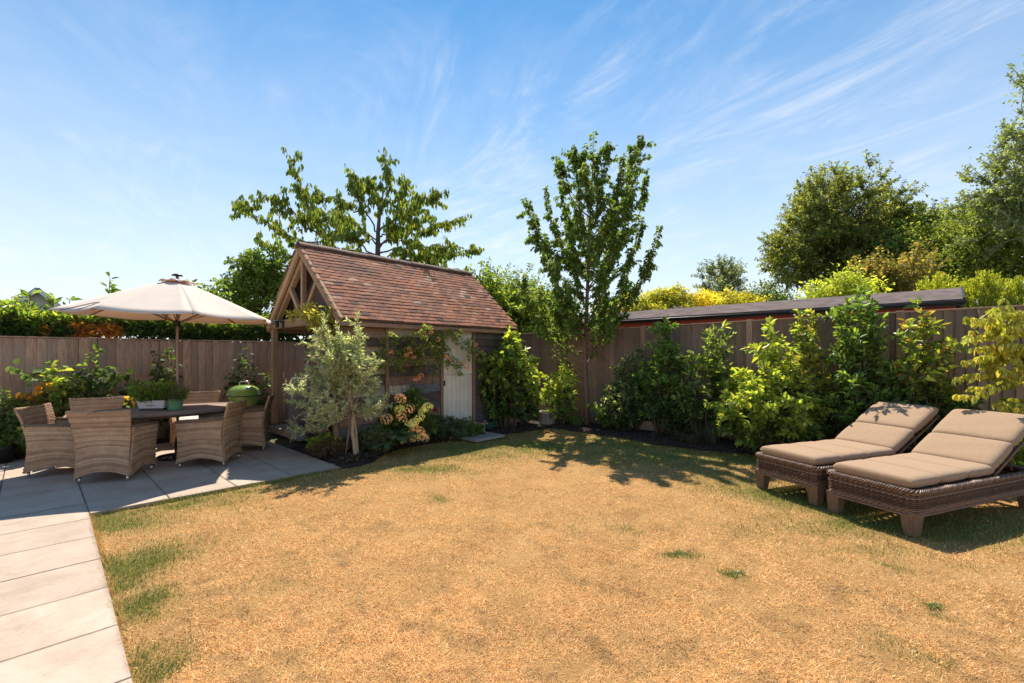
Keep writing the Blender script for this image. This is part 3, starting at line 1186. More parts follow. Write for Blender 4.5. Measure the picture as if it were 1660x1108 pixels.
# bark chips on the mulch by the olive
pl = Plant()
n = 700
q = RNG.random((n, 2))
cb, ca = 3.0 + .75 * q[:, 0], 5.98 + .62 * q[:, 1]
okc = ~in_lawn(cb, ca)
cb, ca = cb[okc], ca[okc]
n = len(cb)
pl.leaves(np.stack([cb * CB - ca * SB, cb * SB + ca * CB, .075 + .02 * RNG.random(n)], -1), rnd(n) * np.array([1, 1, .15]), np.array([0, 0, 1]) + rnd(n) * .35, .045 + .03 * RNG.random(n), .016,
          pal(n, [(.05, .032, .024), (.10, .07, .055), (.17, .13, .11)]))
tag(link('bark_chips', pl.foliage_mesh('bark_chips', 'petal', 4)), 'dark bark chips spread round the foot of the olive tree', 'mulch', kind='stuff')

# paving: every slab its own piece
patio = tag(empty('patio', G(0, 0), TH), kind='structure')
pm = MB()
pm.box((-2.38, 4.0, -.022), (5.2, 13.2, .03))
pm.box((1.66, 8.05, -.022), (2.5, 4.1, .03))
pm.obj('mortar_bed', 'concrete', patio)
slab_cache = {}


def slab(b0, b1, a0, a1, z=.022):
    w, d = round(b1 - b0 - .007, 3), round(a1 - a0 - .007, 3)
    if (w, d) not in slab_cache:
        slab_cache[(w, d)] = MB().box((0, 0, 0), (w, d, .03), ch=.003).mesh('slab', M['paving'])
    return link('slab', slab_cache[(w, d)], patio, ((b0 + b1) / 2, (a0 + a1) / 2, z - .015 + random.uniform(-.0012, .0012)))


for k in range(-9, 6):                       # the path: 0.9 m slabs side by side, courses of 0.6 m
    a0 = 2.8 + .6 * (k)
    for b0, b1 in ((-.52, .38), (-1.42, -.52), (-2.32, -1.42)):
        o = slab(b0, b1, a0, a0 + .6)
        dx, dy = o.location.x - .38, o.location.y - 5.98
        o.location.x, o.location.y = .38 + dx + dy * .0165, 5.98 + dy - dx * .0165
        o.rotation_euler = (0, 0, -.0165)
cols_ = [(-2.77, -2.14), (-2.14, -1.51), (-1.51, -.88), (-.88, -.25), (-.25, .38), (.38, 1.01), (1.01, 1.64), (1.64, 2.27), (2.27, 2.90)]
for i, (b0, b1) in enumerate(cols_):         # the terrace: half bonded
    start = 6.48 if b1 < -.5 else 6.42 if b1 < .5 else 5.98
    e = start
    cuts = [start]
    stg = .45 if i % 2 else .0
    a_ = start + (.9 - stg)
    while a_ < 9.7:
        cuts.append(a_)
        a_ += .9
    cuts.append(9.82)
    for a0, a1 in zip(cuts, cuts[1:]):
        if a1 - a0 > .05:
            slab(b0, b1, a0, a1)

# ================================================================== FENCES
def fence(name, label, p0, p1, hfun, wood_, bw=.112, post_every=1.8, post_up=.0, gravel=.0, post_h=None, face=-1):
    """feather-edge boards, each a piece, overlapping; p0 -> p1 in (b, a); face: the side boards are nailed to"""
    A, B = G(*p0), G(*p1)
    d = B - A
    L = d.length
    rz = math.atan2(d.y, d.x)
    root = empty(name, A, rz, label, 'fence')
    n = int(L / bw)
    bw = L / n
    # wedge section: thick edge laps over the thin one
    me_cache = {}
    for i in range(n):
        x = (i + .5) * bw
        h = hfun(x / L) + random.uniform(-.006, .004)
        k = round(h / .012)
        if k not in me_cache:
            hh = k * .012
            z0 = gravel
            t1, t2 = .022, .006
            w = bw / 2 + .002
            sec = [(-w, 0), (w, 0), (w, face * t2), (-w, face * t1)]
            vs = [(x_, y_, z0) for x_, y_ in sec] + [(x_, y_, hh) for x_, y_ in sec]
            fs = [(0, 1, 2, 3)[::-1], (4, 5, 6, 7), (0, 1, 5, 4), (1, 2, 6, 5), (2, 3, 7, 6), (3, 0, 4, 7)]
            if face < 0:
                fs = [f[::-1] for f in fs]
            me_cache[k] = MB().add(vs, fs).mesh('board', M[wood_])
        link('board', me_cache[k], root, (x, random.uniform(-.003, .003), 0), (random.uniform(-.004, .004), random.uniform(-.0035, .0035), R(face * -7.5) + random.uniform(-.03, .03)))
    for zz_ in (.35, 1.0, 1.6):
        MB().box((L / 2, -face * .03, zz_), (L, .035, .07)).obj('rail', wood_, root)
    np_ = max(1, round(L / post_every))
    for i in range(np_ + 1):
        t = i / np_
        h = hfun(t) + post_up
        MB().box((0, 0, h / 2), (.10, .10, h), ch=.006).obj('post', 'post_wood', root, (t * L, 0 if post_up > 0 else -face * .055, 0))
        if gravel and i < np_:
            MB().box((0, face * .004, gravel / 2), (L / np_ - .1, .03, gravel), ch=.004).obj('gravel_board', 'board_brown', root, ((t + .5 / np_) * L, 0, 0))
    # capping strip
    pts = [(t_ * L, hfun(t_)) for t_ in np.linspace(0, 1, 9)]
    for (x0, h0), (x1, h1) in zip(pts, pts[1:]):
        MB().beam((x0, face * .008, h0 + .014), (x1, face * .008, h1 + .014), .045, .022, ch=.003).obj('capping', 'post_wood', root)
    return root


fence('back_fence', 'low brown board fence behind the dining table with laurel hedge above', (-4.6, 10.35), (6.0, 10.35), lambda t: 1.815, 'fence_wood', .118, 2.65, .03)
fence('side_fence', 'tall brown board fence behind the shrub border and loungers', (8.72, 10.6), (8.72, -3.6), lambda t: 2.055 + .115 * min(1, t / .8), 'fence_wood_old', .112, 2.05, .035, .16)

# ================================================================== SHED
SB0, SA0 = 3.2, 8.18
shed = empty('garden_shed', G(SB0, SA0), TH, 'reclaimed timber garden shed with clay tiled roof and white door', 'shed')
SL, HS, ZE, ZR = 3.95, 1.56, 2.09, 3.47      # length, half span to the eave, eave height, ridge height
YF, YB = -1.33, 1.40                         # front and back wall planes (local y)
pitch = math.atan2(ZR - ZE, HS)

# walls: dark backing, then one board per piece
fw = MB().box((SL / 2 + .06, YF + .05, 1.05), (SL - .22, .04, 1.98)).obj('front_wall', 'dark_board', shed)
bk = MB()
bk.box((2.6, YB - .03, 1.05), (2.6, .04, 1.98))
bk.obj('back_wall', 'dark_board', shed)
part = MB()
part.box((1.25, .03, 1.05), (.04, 2.66, 1.98))
part.obj('porch_wall', 'dark_board', shed)
ew = MB()
ew.add([(SL - .10, YF + .02, .06), (SL - .10, YB, .06), (SL - .10, YB, 2.06), (SL - .10, 0, ZR - .14), (SL - .10, YF + .02, 2.06)], [(0, 1, 2, 3, 4)])
ew.add([(SL - .13, YF + .02, .06), (SL - .13, YB, .06), (SL - .13, YB, 2.06), (SL - .13, 0, ZR - .14), (SL - .13, YF + .02, 2.06)], [(4, 3, 2, 1, 0)])
ew.obj('end_wall', 'dark_board', shed)
DX0, DX1, DZ0, DZ1 = 5.32 - SB0, 6.05 - SB0, .25, 2.05


def wall_boards(x0, x1, mats_w, seed, hs=(.14, .185), rows=None):
    rg = random.Random(seed)
    z = .10
    ri = 0
    while z < 2.02:
        h = rg.uniform(*hs)
        if z + h > 2.04:
            h = 2.04 - z
        cuts = [x0, x1]
        if x1 - x0 > .8 and rg.random() < .35:
            cuts = [x0, rg.uniform(x0 + .3, x1 - .3), x1]
        for c0, c1 in zip(cuts, cuts[1:]):
            m = rg.choices([k for k, _ in mats_w], [w for _, w in mats_w])[0]
            if rows and c0 == x0:
                m = rows[min(ri, len(rows) - 1)]
            wv = rg.uniform(-.006, .006)
            b_ = MB()
            # waney lower edge
            n = 7
            top, bot = [], []
            for i in range(n):
                t = i / (n - 1)
                bot.append(z - .006 + rg.uniform(-.012, .010))
                top.append(z + h - .008)
            vs, fs = [], []
            L = c1 - c0 - .006
            for i in range(n):
                x = -L / 2 + L * i / (n - 1)
                vs += [(x, -.042, bot[i] - z), (x, -.014, top[i] - z), (x, .0, top[i] - z), (x, .0, bot[i] - z)]
            for i in range(n - 1):
                o = i * 4
                for k in range(4):
                    k2 = (k + 1) % 4
                    fs.append((o + k, o + 4 + k, o + 4 + k2, o + k2))
            fs += [(0, 1, 2, 3), tuple((n - 1) * 4 + k for k in (3, 2, 1, 0))]
            fs = [f[::-1] for f in fs]
            b_.add(vs, fs)
            b_.obj('board', m, fw, ((c0 + c1) / 2, YF + .03 - rg.uniform(0, .022), z), (0, rg.uniform(-.010, .010), 0))
        z += h
        ri += 1


MW = [('board_brown', 2), ('board_slate', 2), ('board_white', 4), ('board_tan', 2), ('board_green', 1), ('dark_board', 2)]
wall_boards(.10, .90, [('board_tan', 3), ('board_brown', 3), ('board_slate', 2), ('board_white', 2)], 5,
            rows=['dark_board', 'board_slate', 'board_brown', 'dark_board', 'board_slate', 'board_white', 'board_slate', 'board_tan', 'board_white', 'board_tan', 'dark_board', 'board_brown'])
wall_boards(.95, DX0 - .07, MW, 12, rows=['board_brown', 'board_slate', 'board_tan', 'board_slate', 'dark_board', 'board_white', 'board_brown', 'dark_board', 'board_tan', 'board_slate', 'dark_board', 'board_white'])
wall_boards(DX1 + .07, SL - .12, [('board_slate', 4), ('dark_board', 5), ('board_brown', 1)], 8)
for x in (.925, DX0 - .035, DX1 + .035, SL - .13):
    MB().box((x, YF - .005, 1.07), (.06, .075, 1.98), ch=.005).obj('batten', 'board_brown', shed)
MB().box(((DX0 + DX1) / 2, YF + .0, DZ1 + .015), (DX1 - DX0, .06, .03), ch=.004).obj('door_head', 'board_brown', shed)

# stable door: two leaves of narrow boards
door = MB().box(((DX0 + DX1) / 2, YF + .018, (DZ0 + DZ1) / 2), (DX1 - DX0 - .01, .02, DZ1 - DZ0 - .01)).obj('door', 'door_paint', shed)
ZS = 1.17
nbd = 7
bwid = (DX1 - DX0 - .012) / nbd
for (za, zb) in ((DZ0, ZS - .004), (ZS + .004, DZ1 - .012)):
    db = MB().box((0, 0, 0), (bwid - .004, .018, zb - za), ch=.0025).mesh('board', M['door_paint'])
    for i in range(nbd):
        link('board', db, door, (DX0 + .006 + (i + .5) * bwid, YF - .003 + random.uniform(-.0015, .0015), (za + zb) / 2))
MB().box(((DX0 + DX1) / 2, YF - .018, ZS + .035), (DX1 - DX0 - .02, .012, .05), ch=.003).obj('ledge', 'door_paint', door)
MB().box((DX0 + .42, YF - .017, 1.66), (.20, .010, .22), ch=.002).obj('vent_panel', 'door_paint', door)
kn = MB()
kn.tube([(DX1 - .05, YF - .012, 1.62), (DX1 - .05, YF - .045, 1.62)], .012, 8)
kn.obj('knob', 'dark_metal', door)
kn = MB()
kn.box((DX0 + .02, YF - .018, 1.02), (.05, .012, .10))
kn.tube([(DX0 + .0, YF - .024, .97), (DX0 + .0, YF - .024, 1.07)], .01, 8)
kn.obj('hinge', 'dark_metal', door)

# slab and step
slabm = MB()
slabm.box((.75, 1.0, .055), (1.3, 1.5, .13), ch=.012)
slabm.box((2.6, .0, .04), (2.5, 2.7, .10))
slabm.obj('floor_slab', 'concrete', shed)
MB().box(((DX0 + DX1) / 2, YF - .17, .11), (.86, .32, .22), ch=.015).obj('step', 'concrete', shed)
MB().box(((DX0 + DX1) / 2 + .05, YF - .62, .035), (.72, .52, .05), ch=.008).obj('paving_stone', 'concrete', shed)

# porch posts, plates, trusses
PX = .09
for y, nm in ((1.40, 'post'), (YF + .05, 'post')):
    MB().box((PX, y, 1.13), (.105, .105, 1.86), ch=.010).obj('post', 'oak_post', shed)
    ft = MB()
    ft.tube([(PX, y, .12), (PX, y, .205)], .012, 8)
    ft.box((PX, y, .20), (.09, .09, .012))
    ft.obj('post_foot', 'grey_metal', shed)
for y in (1.40, YF + .05):
    MB().beam((-.02, y, 2.115), (SL - .08, y, 2.115), .09, .10).obj('wall_plate', 'oak_beam', shed)
MB().beam((PX, -1.44, 2.135), (PX, 1.50, 2.135), .10, .155, ch=.010).obj('tie_beam', 'oak_beam', shed)
ZP = ZR - .13
for s in (-1, 1):
    MB().beam((.02, s * (HS - .02), ZE - .02), (.02, s * .02, ZR - .07), .06, .13, up=(0, 0, 1), ch=.008).obj('barge_rafter', 'oak_beam', shed)
    MB().beam((PX + .02, s * (HS - .14), ZE + .03), (PX + .02, s * .03, ZR - .21), .09, .11, ch=.008).obj('rafter', 'oak_beam', shed)
    MB().beam((PX, s * .06, 2.22), (PX, s * .58, 2.80), .075, .08, ch=.006).obj('strut', 'oak_beam', shed)
MB().beam((PX, 0, 2.20), (PX, 0, ZR - .16), .08, .08, up=(0, 1, 0), ch=.006).obj('king_post', 'oak_beam', shed)
gb = MB()
gb.add([(.42, -1.28, 2.2), (.42, 1.28, 2.2), (.42, 0, ZR - .12)], [(2, 1, 0)])
gb.add([(.44, -1.28, 2.2), (.44, 1.28, 2.2), (.44, 0, ZR - .12)], [(0, 1, 2)])
gb.obj('gable_panel', 'dark_board', shed)
for s in (-1, 1):
    MB().beam((0.0, s * (HS - .035), ZE - .055), (SL, s * (HS - .035), ZE - .055), .03, .07).obj('fascia', 'board_brown', shed)

# roof: decks, then tiles in 21 courses
rd = MB()
for s in (-1, 1):
    rd.beam((SL / 2, s * HS, ZE - .005), (SL / 2, s * .005, ZR - .03), SL - .03, .02, ch=0)
roof = rd.obj('roof', 'dark_board', shed)
SLOPE = math.hypot(HS, ZR - ZE)
NC = 21
gauge = (SLOPE - .02) / NC
TW = .165
tile_me = []
for sd in range(4):
    rg = random.Random(sd)
    tb = MB()
    vs, fs = [], []
    hw, tl, th = TW / 2 - .0012, .175, .019
    cam_ = .0012
    for j, yy in enumerate((0, tl)):
        for i, xx in enumerate((-hw, 0, hw)):
            vs += [(xx, yy, (cam_ if i == 1 else 0)), (xx, yy, th + (cam_ if i == 1 else 0))]
    q_ = [(0, 2, 3, 1), (2, 4, 5, 3), (8, 6, 7, 9), (10, 8, 9, 11), (1, 3, 9, 7), (3, 5, 11, 9), (0, 6, 8, 2), (2, 8, 10, 4), (0, 1, 7, 6), (4, 10, 11, 5)]
    tb.add(vs, q_)
    tile_me.append(tb.mesh('tile', M['roof_tile']))
spots = []
for s in (-1, 1):
    for c in range(NC):
        n = int(SL / TW)
        x = -.03 + (TW / 2 if c % 2 else 0)
        k = 0
        while x + TW / 2 < SL + .05:
            dd = .03 + c * gauge
            sag = -.010 * math.sin(math.pi * (x / SL)) + .006 * math.sin(3.1 * x + c * .7)
            spots.append((s, c, x + TW / 2, dd, sag))
            x += TW
front = [q for q in spots if q[0] < 0]
cpos = Vector((0, 0, CAMH))


def tile_xf(q):
    s, c, x, dd, sag = q
    rg = random.Random(hash((s, c, round(x, 2))) & 0xffff)
    dd2 = dd - .04 + rg.uniform(-.006, .006)
    y = s * (HS - dd2 * math.cos(pitch))
    z = ZE + dd2 * math.sin(pitch) + .022 + sag * .6
    base = Matrix.Rotation(pitch - R(5.0) + rg.uniform(-.018, .016), 4, 'X')
    turn = Matrix.Rotation(rg.uniform(-.02, .02), 4, 'Z')
    flip = Matrix.Rotation(math.pi, 4, 'Z') if s > 0 else Matrix.Identity(4)
    return Matrix.Translation((x + rg.uniform(-.003, .003), y, z)) @ flip @ base @ turn @ Matrix.Rotation(rg.uniform(-.02, .02), 4, 'Y')


rot_s = Matrix.Rotation(TH, 4, 'Z')
front.sort(key=lambda q: (G(SB0, SA0) + rot_s.to_3x3() @ tile_xf(q).to_translation() - cpos).length)
for i, q in enumerate(front[:296]):
    o = link('tile', tile_me[(q[1] * 7 + i) % 4], roof)
    o.matrix_local = tile_xf(q)
rest = MB()
for q in front[296:] + [t for t in spots if t[0] > 0]:
    m = tile_xf(q)
    me = tile_me[q[1] % 4]
    rest.add([m @ v.co for v in me.vertices], [tuple(p.vertices) for p in me.polygons])
rest.obj('tiles', 'roof_tile', roof, kind='stuff')
nr = 12
rl = SL / nr
rt = MB()
prof = []
for i in range(9):
    an = math.pi * i / 8
    prof.append((math.cos(an) * .105, math.sin(an) * .085))
vs, fs = [], []
for x, sc in ((-rl / 2 - .012, 1.04), (rl / 2, .97)):
    for (y, z) in prof:
        vs.append((x, y * sc, z * sc))
    for (y, z) in prof:
        vs.append((x, y * sc * .86, z * sc * .86 - .004))
for k in range(8):
    fs += [(k, k + 1, 18 + k + 1, 18 + k), (9 + k + 1, 9 + k, 27 + k, 27 + k + 1), (k + 1, k, 9 + k, 9 + k + 1), (18 + k, 18 + k + 1, 27 + k + 1, 27 + k)]
rt.add(vs, fs, smooth=False)
rme = rt.mesh('ridge_tile', M['ridge_clay'])
for i in range(nr):
    link('ridge_tile', rme, roof, ((i + .5) * rl, 0, ZR - .025 + random.uniform(-.004, .004) - .008 * math.sin(math.pi * i / nr)), (0, random.uniform(-.012, .012), random.uniform(-.02, .02)))
# black mossy tufts along the ridge, and a dark patch down the tiles
pl = Plant()
for cx, w, dn, k in ((2.55, .16, .34, 420), (2.2, .35, .07, 200), (1.2, .9, .04, 260), (3.0, .5, .04, 150)):
    x = cx + RNG.normal(size=k) * w * .5
    t = np.abs(RNG.normal(size=k)) * dn
    P_ = np.stack([x, -t * math.cos(pitch) - .03, ZR + .045 - t * math.sin(pitch) - .02 * (t > .03)], -1)
    Pw = np.array([tuple(G(SB0, SA0) + rot_s.to_3x3() @ Vector(p)) for p in P_])
    pl.leaves(Pw, rnd(k), np.array([0, 0, 1]) + rnd(k), .022, .012, pal(k, [(.022, .02, .016), (.04, .036, .022), (.03, .026, .022)]))
o0 = shed.matrix_basis.inverted()
pl.L = [(np.array([tuple(o0 @ Vector(p)) for p in P]), D, N, L, W, C) for P, D, N, L, W, C in pl.L]
link('moss_and_dark_patch', pl.foliage_mesh('moss_and_dark_patch', 'leaf_far', 4), shed, kind='stuff')

# lamp on the tie beam
lp = empty('wall_lamp', G(SB0 + .02, 8.98, 2.13), TH, 'small dark outdoor lamp with flat disc shade on the porch beam', 'lamp')
MB().box((.008, 0, .0), (.02, .08, .13), ch=.004).obj('bracket', 'dark_metal', lp)
MB().tube([(0, 0, .02), (-.05, 0, .05), (-.09, 0, .05)], .009, 8).obj('arm', 'dark_metal', lp)
MB().lathe([(.0, .075), (.03, .075), (.12, .055), (.122, .048), (.0, .05)], 20, (-.09, 0, 0)).obj('lamp_shade', 'grey_metal', lp)
MB().lathe([(0, .05), (.032, .05), (.034, -.04), (.024, -.07), (0, -.075)], 14, (-.09, 0, 0)).obj('lamp_body', 'dark_metal', lp)


# ================================================================== DINING SET
def weave_over(P, th, parent, row=.0185, stake=.034, sides=(1, -1)):
    """real strands over a panel: rows passing in front of and behind upright stakes"""
    P = np.asarray(P, float)
    m, n = P.shape[:2]
    N = np.cross(np.gradient(P, axis=0), np.gradient(P, axis=1))
    N /= np.linalg.norm(N, axis=2, keepdims=True) + 1e-12
    wid = np.linalg.norm(np.diff(P[:, n // 2], axis=0), axis=1).sum()
    hei = np.linalg.norm(np.diff(P[m // 2], axis=0), axis=1).sum()
    k = max(4, int(wid / stake)) * 2 + 1
    rows = max(4, int(hei / row))

    def samp(A, s, t):
        x, y = s * (m - 1), t * (n - 1)
        i, j = np.clip(x.astype(int), 0, m - 2), np.clip(y.astype(int), 0, n - 2)
        f, g_ = (x - i)[..., None], (y - j)[..., None]
        return (A[i, j] * (1 - f) + A[i + 1, j] * f) * (1 - g_) + (A[i, j + 1] * (1 - f) + A[i + 1, j + 1] * f) * g_
    Vs, Fs, o = [], [], 0
    s = np.linspace(0, 1, k)
    hh = hei / rows * .47
    for sd in sides:
        for r in range(rows):
            t = (r + .5 + .03 * RNG.normal()) / rows
            ph = np.cos(np.pi * np.arange(k) / 1.0 + np.pi * r)
            C = samp(P, s, np.full(k, t))
            Nn = samp(N, s, np.full(k, t)) * sd
            T2 = samp(P, s, np.full(k, min(1, t + .01))) - samp(P, s, np.full(k, max(0, t - .01)))
            T2 = unit(T2)
            off = th / 2 + .004 + .0042 * ph + .0008 * RNG.normal(size=k)
            c = C + Nn * off[:, None]
            V = np.stack([c - T2 * hh - Nn * .003, c + Nn * .0025, c + T2 * hh - Nn * .003], 1)
            Vs.append(V.reshape(-1, 3))
            a = np.arange(k - 1)[:, None] * 3 + o
            for q in (0, 1):
                Fs.append(np.concatenate([a + q, a + 3 + q, a + 4 + q, a + 1 + q], 1))
            o += k * 3
    return link('weave', np_mesh('weave', np.concatenate(Vs), np.concatenate(Fs), M['tan_strand'], smooth=True), parent, kind='stuff')


def make_chair(label):
    root = empty('rattan_chair', (0, 0, 0), 0, label, 'chair', 'woven garden armchairs round the dining table')

    def wb(z):
        return .262 + .062 * max(0, (z - .30) / .58) ** 1.4 + .016 * max(0, (.30 - z) / .25)

    def yb(z):
        return -.255 - (.105 * max(0, (z - .42) / .46) ** 1.6) - .035 * max(0, (.42 - z) / .37) ** 1.5

    def xs(z):
        return .265 + .040 * max(0, (z - .12) / .52) ** 1.2 + .012 * max(0, (.3 - z) / .25)

    def yf(z):
        return .285 + .018 * max(0, (.3 - z) / .25) + .010 * max(0, (z - .4) / .25)
    m, n = 13, 16
    P = np.zeros((m, n, 3))
    for i in range(m):
        s = -1 + 2 * i / (m - 1)
        for j in range(n):
            t = j / (n - 1)
            zb = .055 + .075 * (1 - s * s)
            zt = .875 - .012 * (1 - s * s)
            z = zb + (zt - zb) * t
            P[i, j] = (s * wb(z), yb(z) - .028 * (1 - s * s) * (.3 + .7 * t), z)
    weave_over(P, .026, MB().shell(P, .026).obj('backrest', 'rattan', root))
    for sg in (-1, 1):
        P = np.zeros((14, 13, 3))
        for i in range(14):
            s = i / 13
            for j in range(13):
                t = j / 12
                zb = .055 + .075 * math.sin(math.pi * s)
                zt = .655 - .030 * s + .012 * math.sin(math.pi * s) * -1
                z = zb + (zt - zb) * t
                y = yb(z) + (yf(z) - yb(z)) * s
                P[i, j] = (sg * xs(z), y, z)
        weave_over(P, .028, MB().shell(P, .028).obj('side_panel', 'rattan', root))
        MB().tube([(sg * xs(.655), yb(.655) + .02, .652), (sg * xs(.64), 0, .640), (sg * xs(.625), yf(.62), .625)], .024, 8).obj('armrest', 'rattan', root)
    P = np.zeros((11, 8, 3))
    for i in range(11):
        s = -1 + 2 * i / 10
        for j in range(8):
            t = j / 7
            zb = .055 + .075 * (1 - s * s)
            z = zb + (.40 - zb) * t
            P[i, j] = (s * (xs(z) - .012), yf(z) - .012, z)
    weave_over(P, .020, MB().shell(P, .020).obj('front_panel', 'rattan', root))
    P = np.zeros((8, 8, 3))
    for i in range(8):
        for j in range(8):
            P[i, j] = (-.262 + .524 * i / 7, -.24 + .51 * j / 7, .395)
    MB().shell(P, .03).obj('seat', 'rattan', root)
    pillow_obj('cushion', .50, .49, .055, 'seat_cloth', root, (0, .015, .44))
    fm = MB().lathe([(0, .07), (.017, .07), (.015, .0), (0, 0)], 10).mesh('foot', M['bright_metal'])
    for x, y in ((-.245, -.265), (.245, -.265), (-.25, .275), (.25, .275)):
        link('foot', fm, root, (x, y, .0))
    return root


def pillow_mesh(name, lx, ly, lz, mat, n=14, e=5.0, puff=.25, wob=.0):
    """a soft slab: superellipse outline, rounded rim, faintly crowned top"""
    vs, fs = [], []
    for half in (1, -1):
        for i in range(n + 1):
            for j in range(n + 1):
                a, c = math.sin(math.pi / 2 * (-1 + 2 * i / n)), math.sin(math.pi / 2 * (-1 + 2 * j / n))
                # pull square grid in to a rounded outline
                a2 = a * (1 - .030 * c ** 4)
                c2 = c * (1 - .030 * a ** 4)
                rim = max(0, 1 - abs(a) ** e) ** .5 * max(0, 1 - abs(c) ** e) ** .5
                z = half * (lz / 2) * (rim * (1 - puff) + puff * rim * (math.cos(a * 1.4) * math.cos(c * 1.4)) ** .5)
                z += wob * math.sin(a * 7 + c * 3) * rim * half * .5
                vs.append((a2 * lx / 2, c2 * ly / 2, z))
    k = (n + 1) ** 2
    for i in range(n):
        for j in range(n):
            p = i * (n + 1) + j
            fs.append((p, p + n + 1, p + n + 2, p + 1))
            fs.append((k + p, k + p + 1, k + p + n + 2, k + p + n + 1))
    return MB().add(vs, fs, smooth=True).mesh(name, M[mat])


def pillow_obj(name, lx, ly, lz, mat, parent, loc, rot=None, **kw):
    return link(name, pillow_mesh(name, lx, ly, lz, mat, **kw), parent, loc, rot)


PATZ = .022
chair0 = make_chair('rattan armchair at the left end of the table, seen side on')
index_kids(chair0)


def put_chair(o, x, y, face, label):
    """face: direction the sitter looks, as (dx, dy)"""
    o.location = (x, y, PATZ)
    o.rotation_euler = (0, 0, math.atan2(face[1], face[0]) - math.pi / 2)
    o['label'] = label
    return o


D2, D1 = G(1, 0), G(0, 1)
F = D2 * .97 - D1 * -.05
put_chair(chair0, -5.86, 6.0, (.95, .30), 'rattan armchair at the left end of the table, nearest the picture edge')
ch = [copy_tree(chair0) for _ in range(5)]
put_chair(ch[0], -4.98, 5.74, (-.24, .97), 'rattan armchair with its back to the lawn, in front of the planters')
put_chair(ch[1], -4.27, 6.46, (-.985, -.17), 'rattan armchair turned side on at the right front of the table')
put_chair(ch[2], -4.32, 7.42, (-.92, -.38), 'rattan armchair at the right end of the table in front of the green barbecue')
put_chair(ch[3], -5.50, 7.90, (.42, -.9), 'rattan armchair behind the table, only its back showing right of the green pot')
put_chair(ch[4], -6.22, 6.78, (.60, -.80), 'rattan armchair behind the table with sunlit backrest, by the bramble')

tb = empty('dining_table', (-5.06, 6.78, PATZ), TH, 'oval brown wooden dining table with a parasol through its centre', 'table')
A_, B_ = .96, .57
EX = 2.6


def oval(x):
    return B_ * max(0.0, 1 - abs(x / A_) ** EX) ** (1 / EX)


npl = 11
pw = 2 * B_ / npl
for i in range(npl):
    y0, y1 = -B_ + i * pw + .003, -B_ + (i + 1) * pw - .003
    ym = (y0 + y1) / 2

    def xl(y):
        return A_ * max(0.0, 1 - abs(y / B_) ** EX) ** (1 / EX) - .035
    up, dn = [], []
    c0, c1 = xl(y0), xl(y1)
    if min(c0, c1) < .05:
        c0, c1 = max(c0, .25), max(c1, .25)
    sg = [(-c0, y0), (c0, y0), (c1, y1), (-c1, y1)]
    vs = [(x, y - ym, -.02) for x, y in sg] + [(x, y - ym, 0) for x, y in sg]
    MB().add(vs, [(3, 2, 1, 0), (4, 5, 6, 7), (0, 1, 5, 4), (1, 2, 6, 5), (2, 3, 7, 6), (3, 0, 4, 7)]).obj('plank', 'table_wood', tb, (0, ym, .735))
rimm = MB()
N_ = 56
vs, fs = [], []
for i in range(N_):
    an = 2 * math.pi * i / N_
    c, s = math.cos(an), math.sin(an)
    x = A_ * math.copysign(abs(c) ** (2 / EX), c)
    y = B_ * math.copysign(abs(s) ** (2 / EX), s)
    for f, z in ((1, .690), (1.006, .70), (1.006, .732), (1, .740), (.94, .740), (.94, .690)):
        vs.append((x * f, y * f, z))
for i in range(N_):
    j = (i + 1) % N_
    for k in range(6):
        k2 = (k + 1) % 6
        fs.append((i * 6 + k, j * 6 + k, j * 6 + k2, i * 6 + k2))
rimm.add(vs, fs)
rimm.obj('rim', 'table_wood', tb)
MB().box((0, 0, .66), (1.3, .62, .06), ch=.004).obj('frame', 'table_wood', tb)
for sx in (-1, 1):
    for sy in (-1, 1):
        MB().beam((sx * .55, sy * .27, .70), (sx * .64, sy * .34, 0), .07, .07, up=(1, 0, 0), ch=.006).obj('leg', 'table_wood', tb)

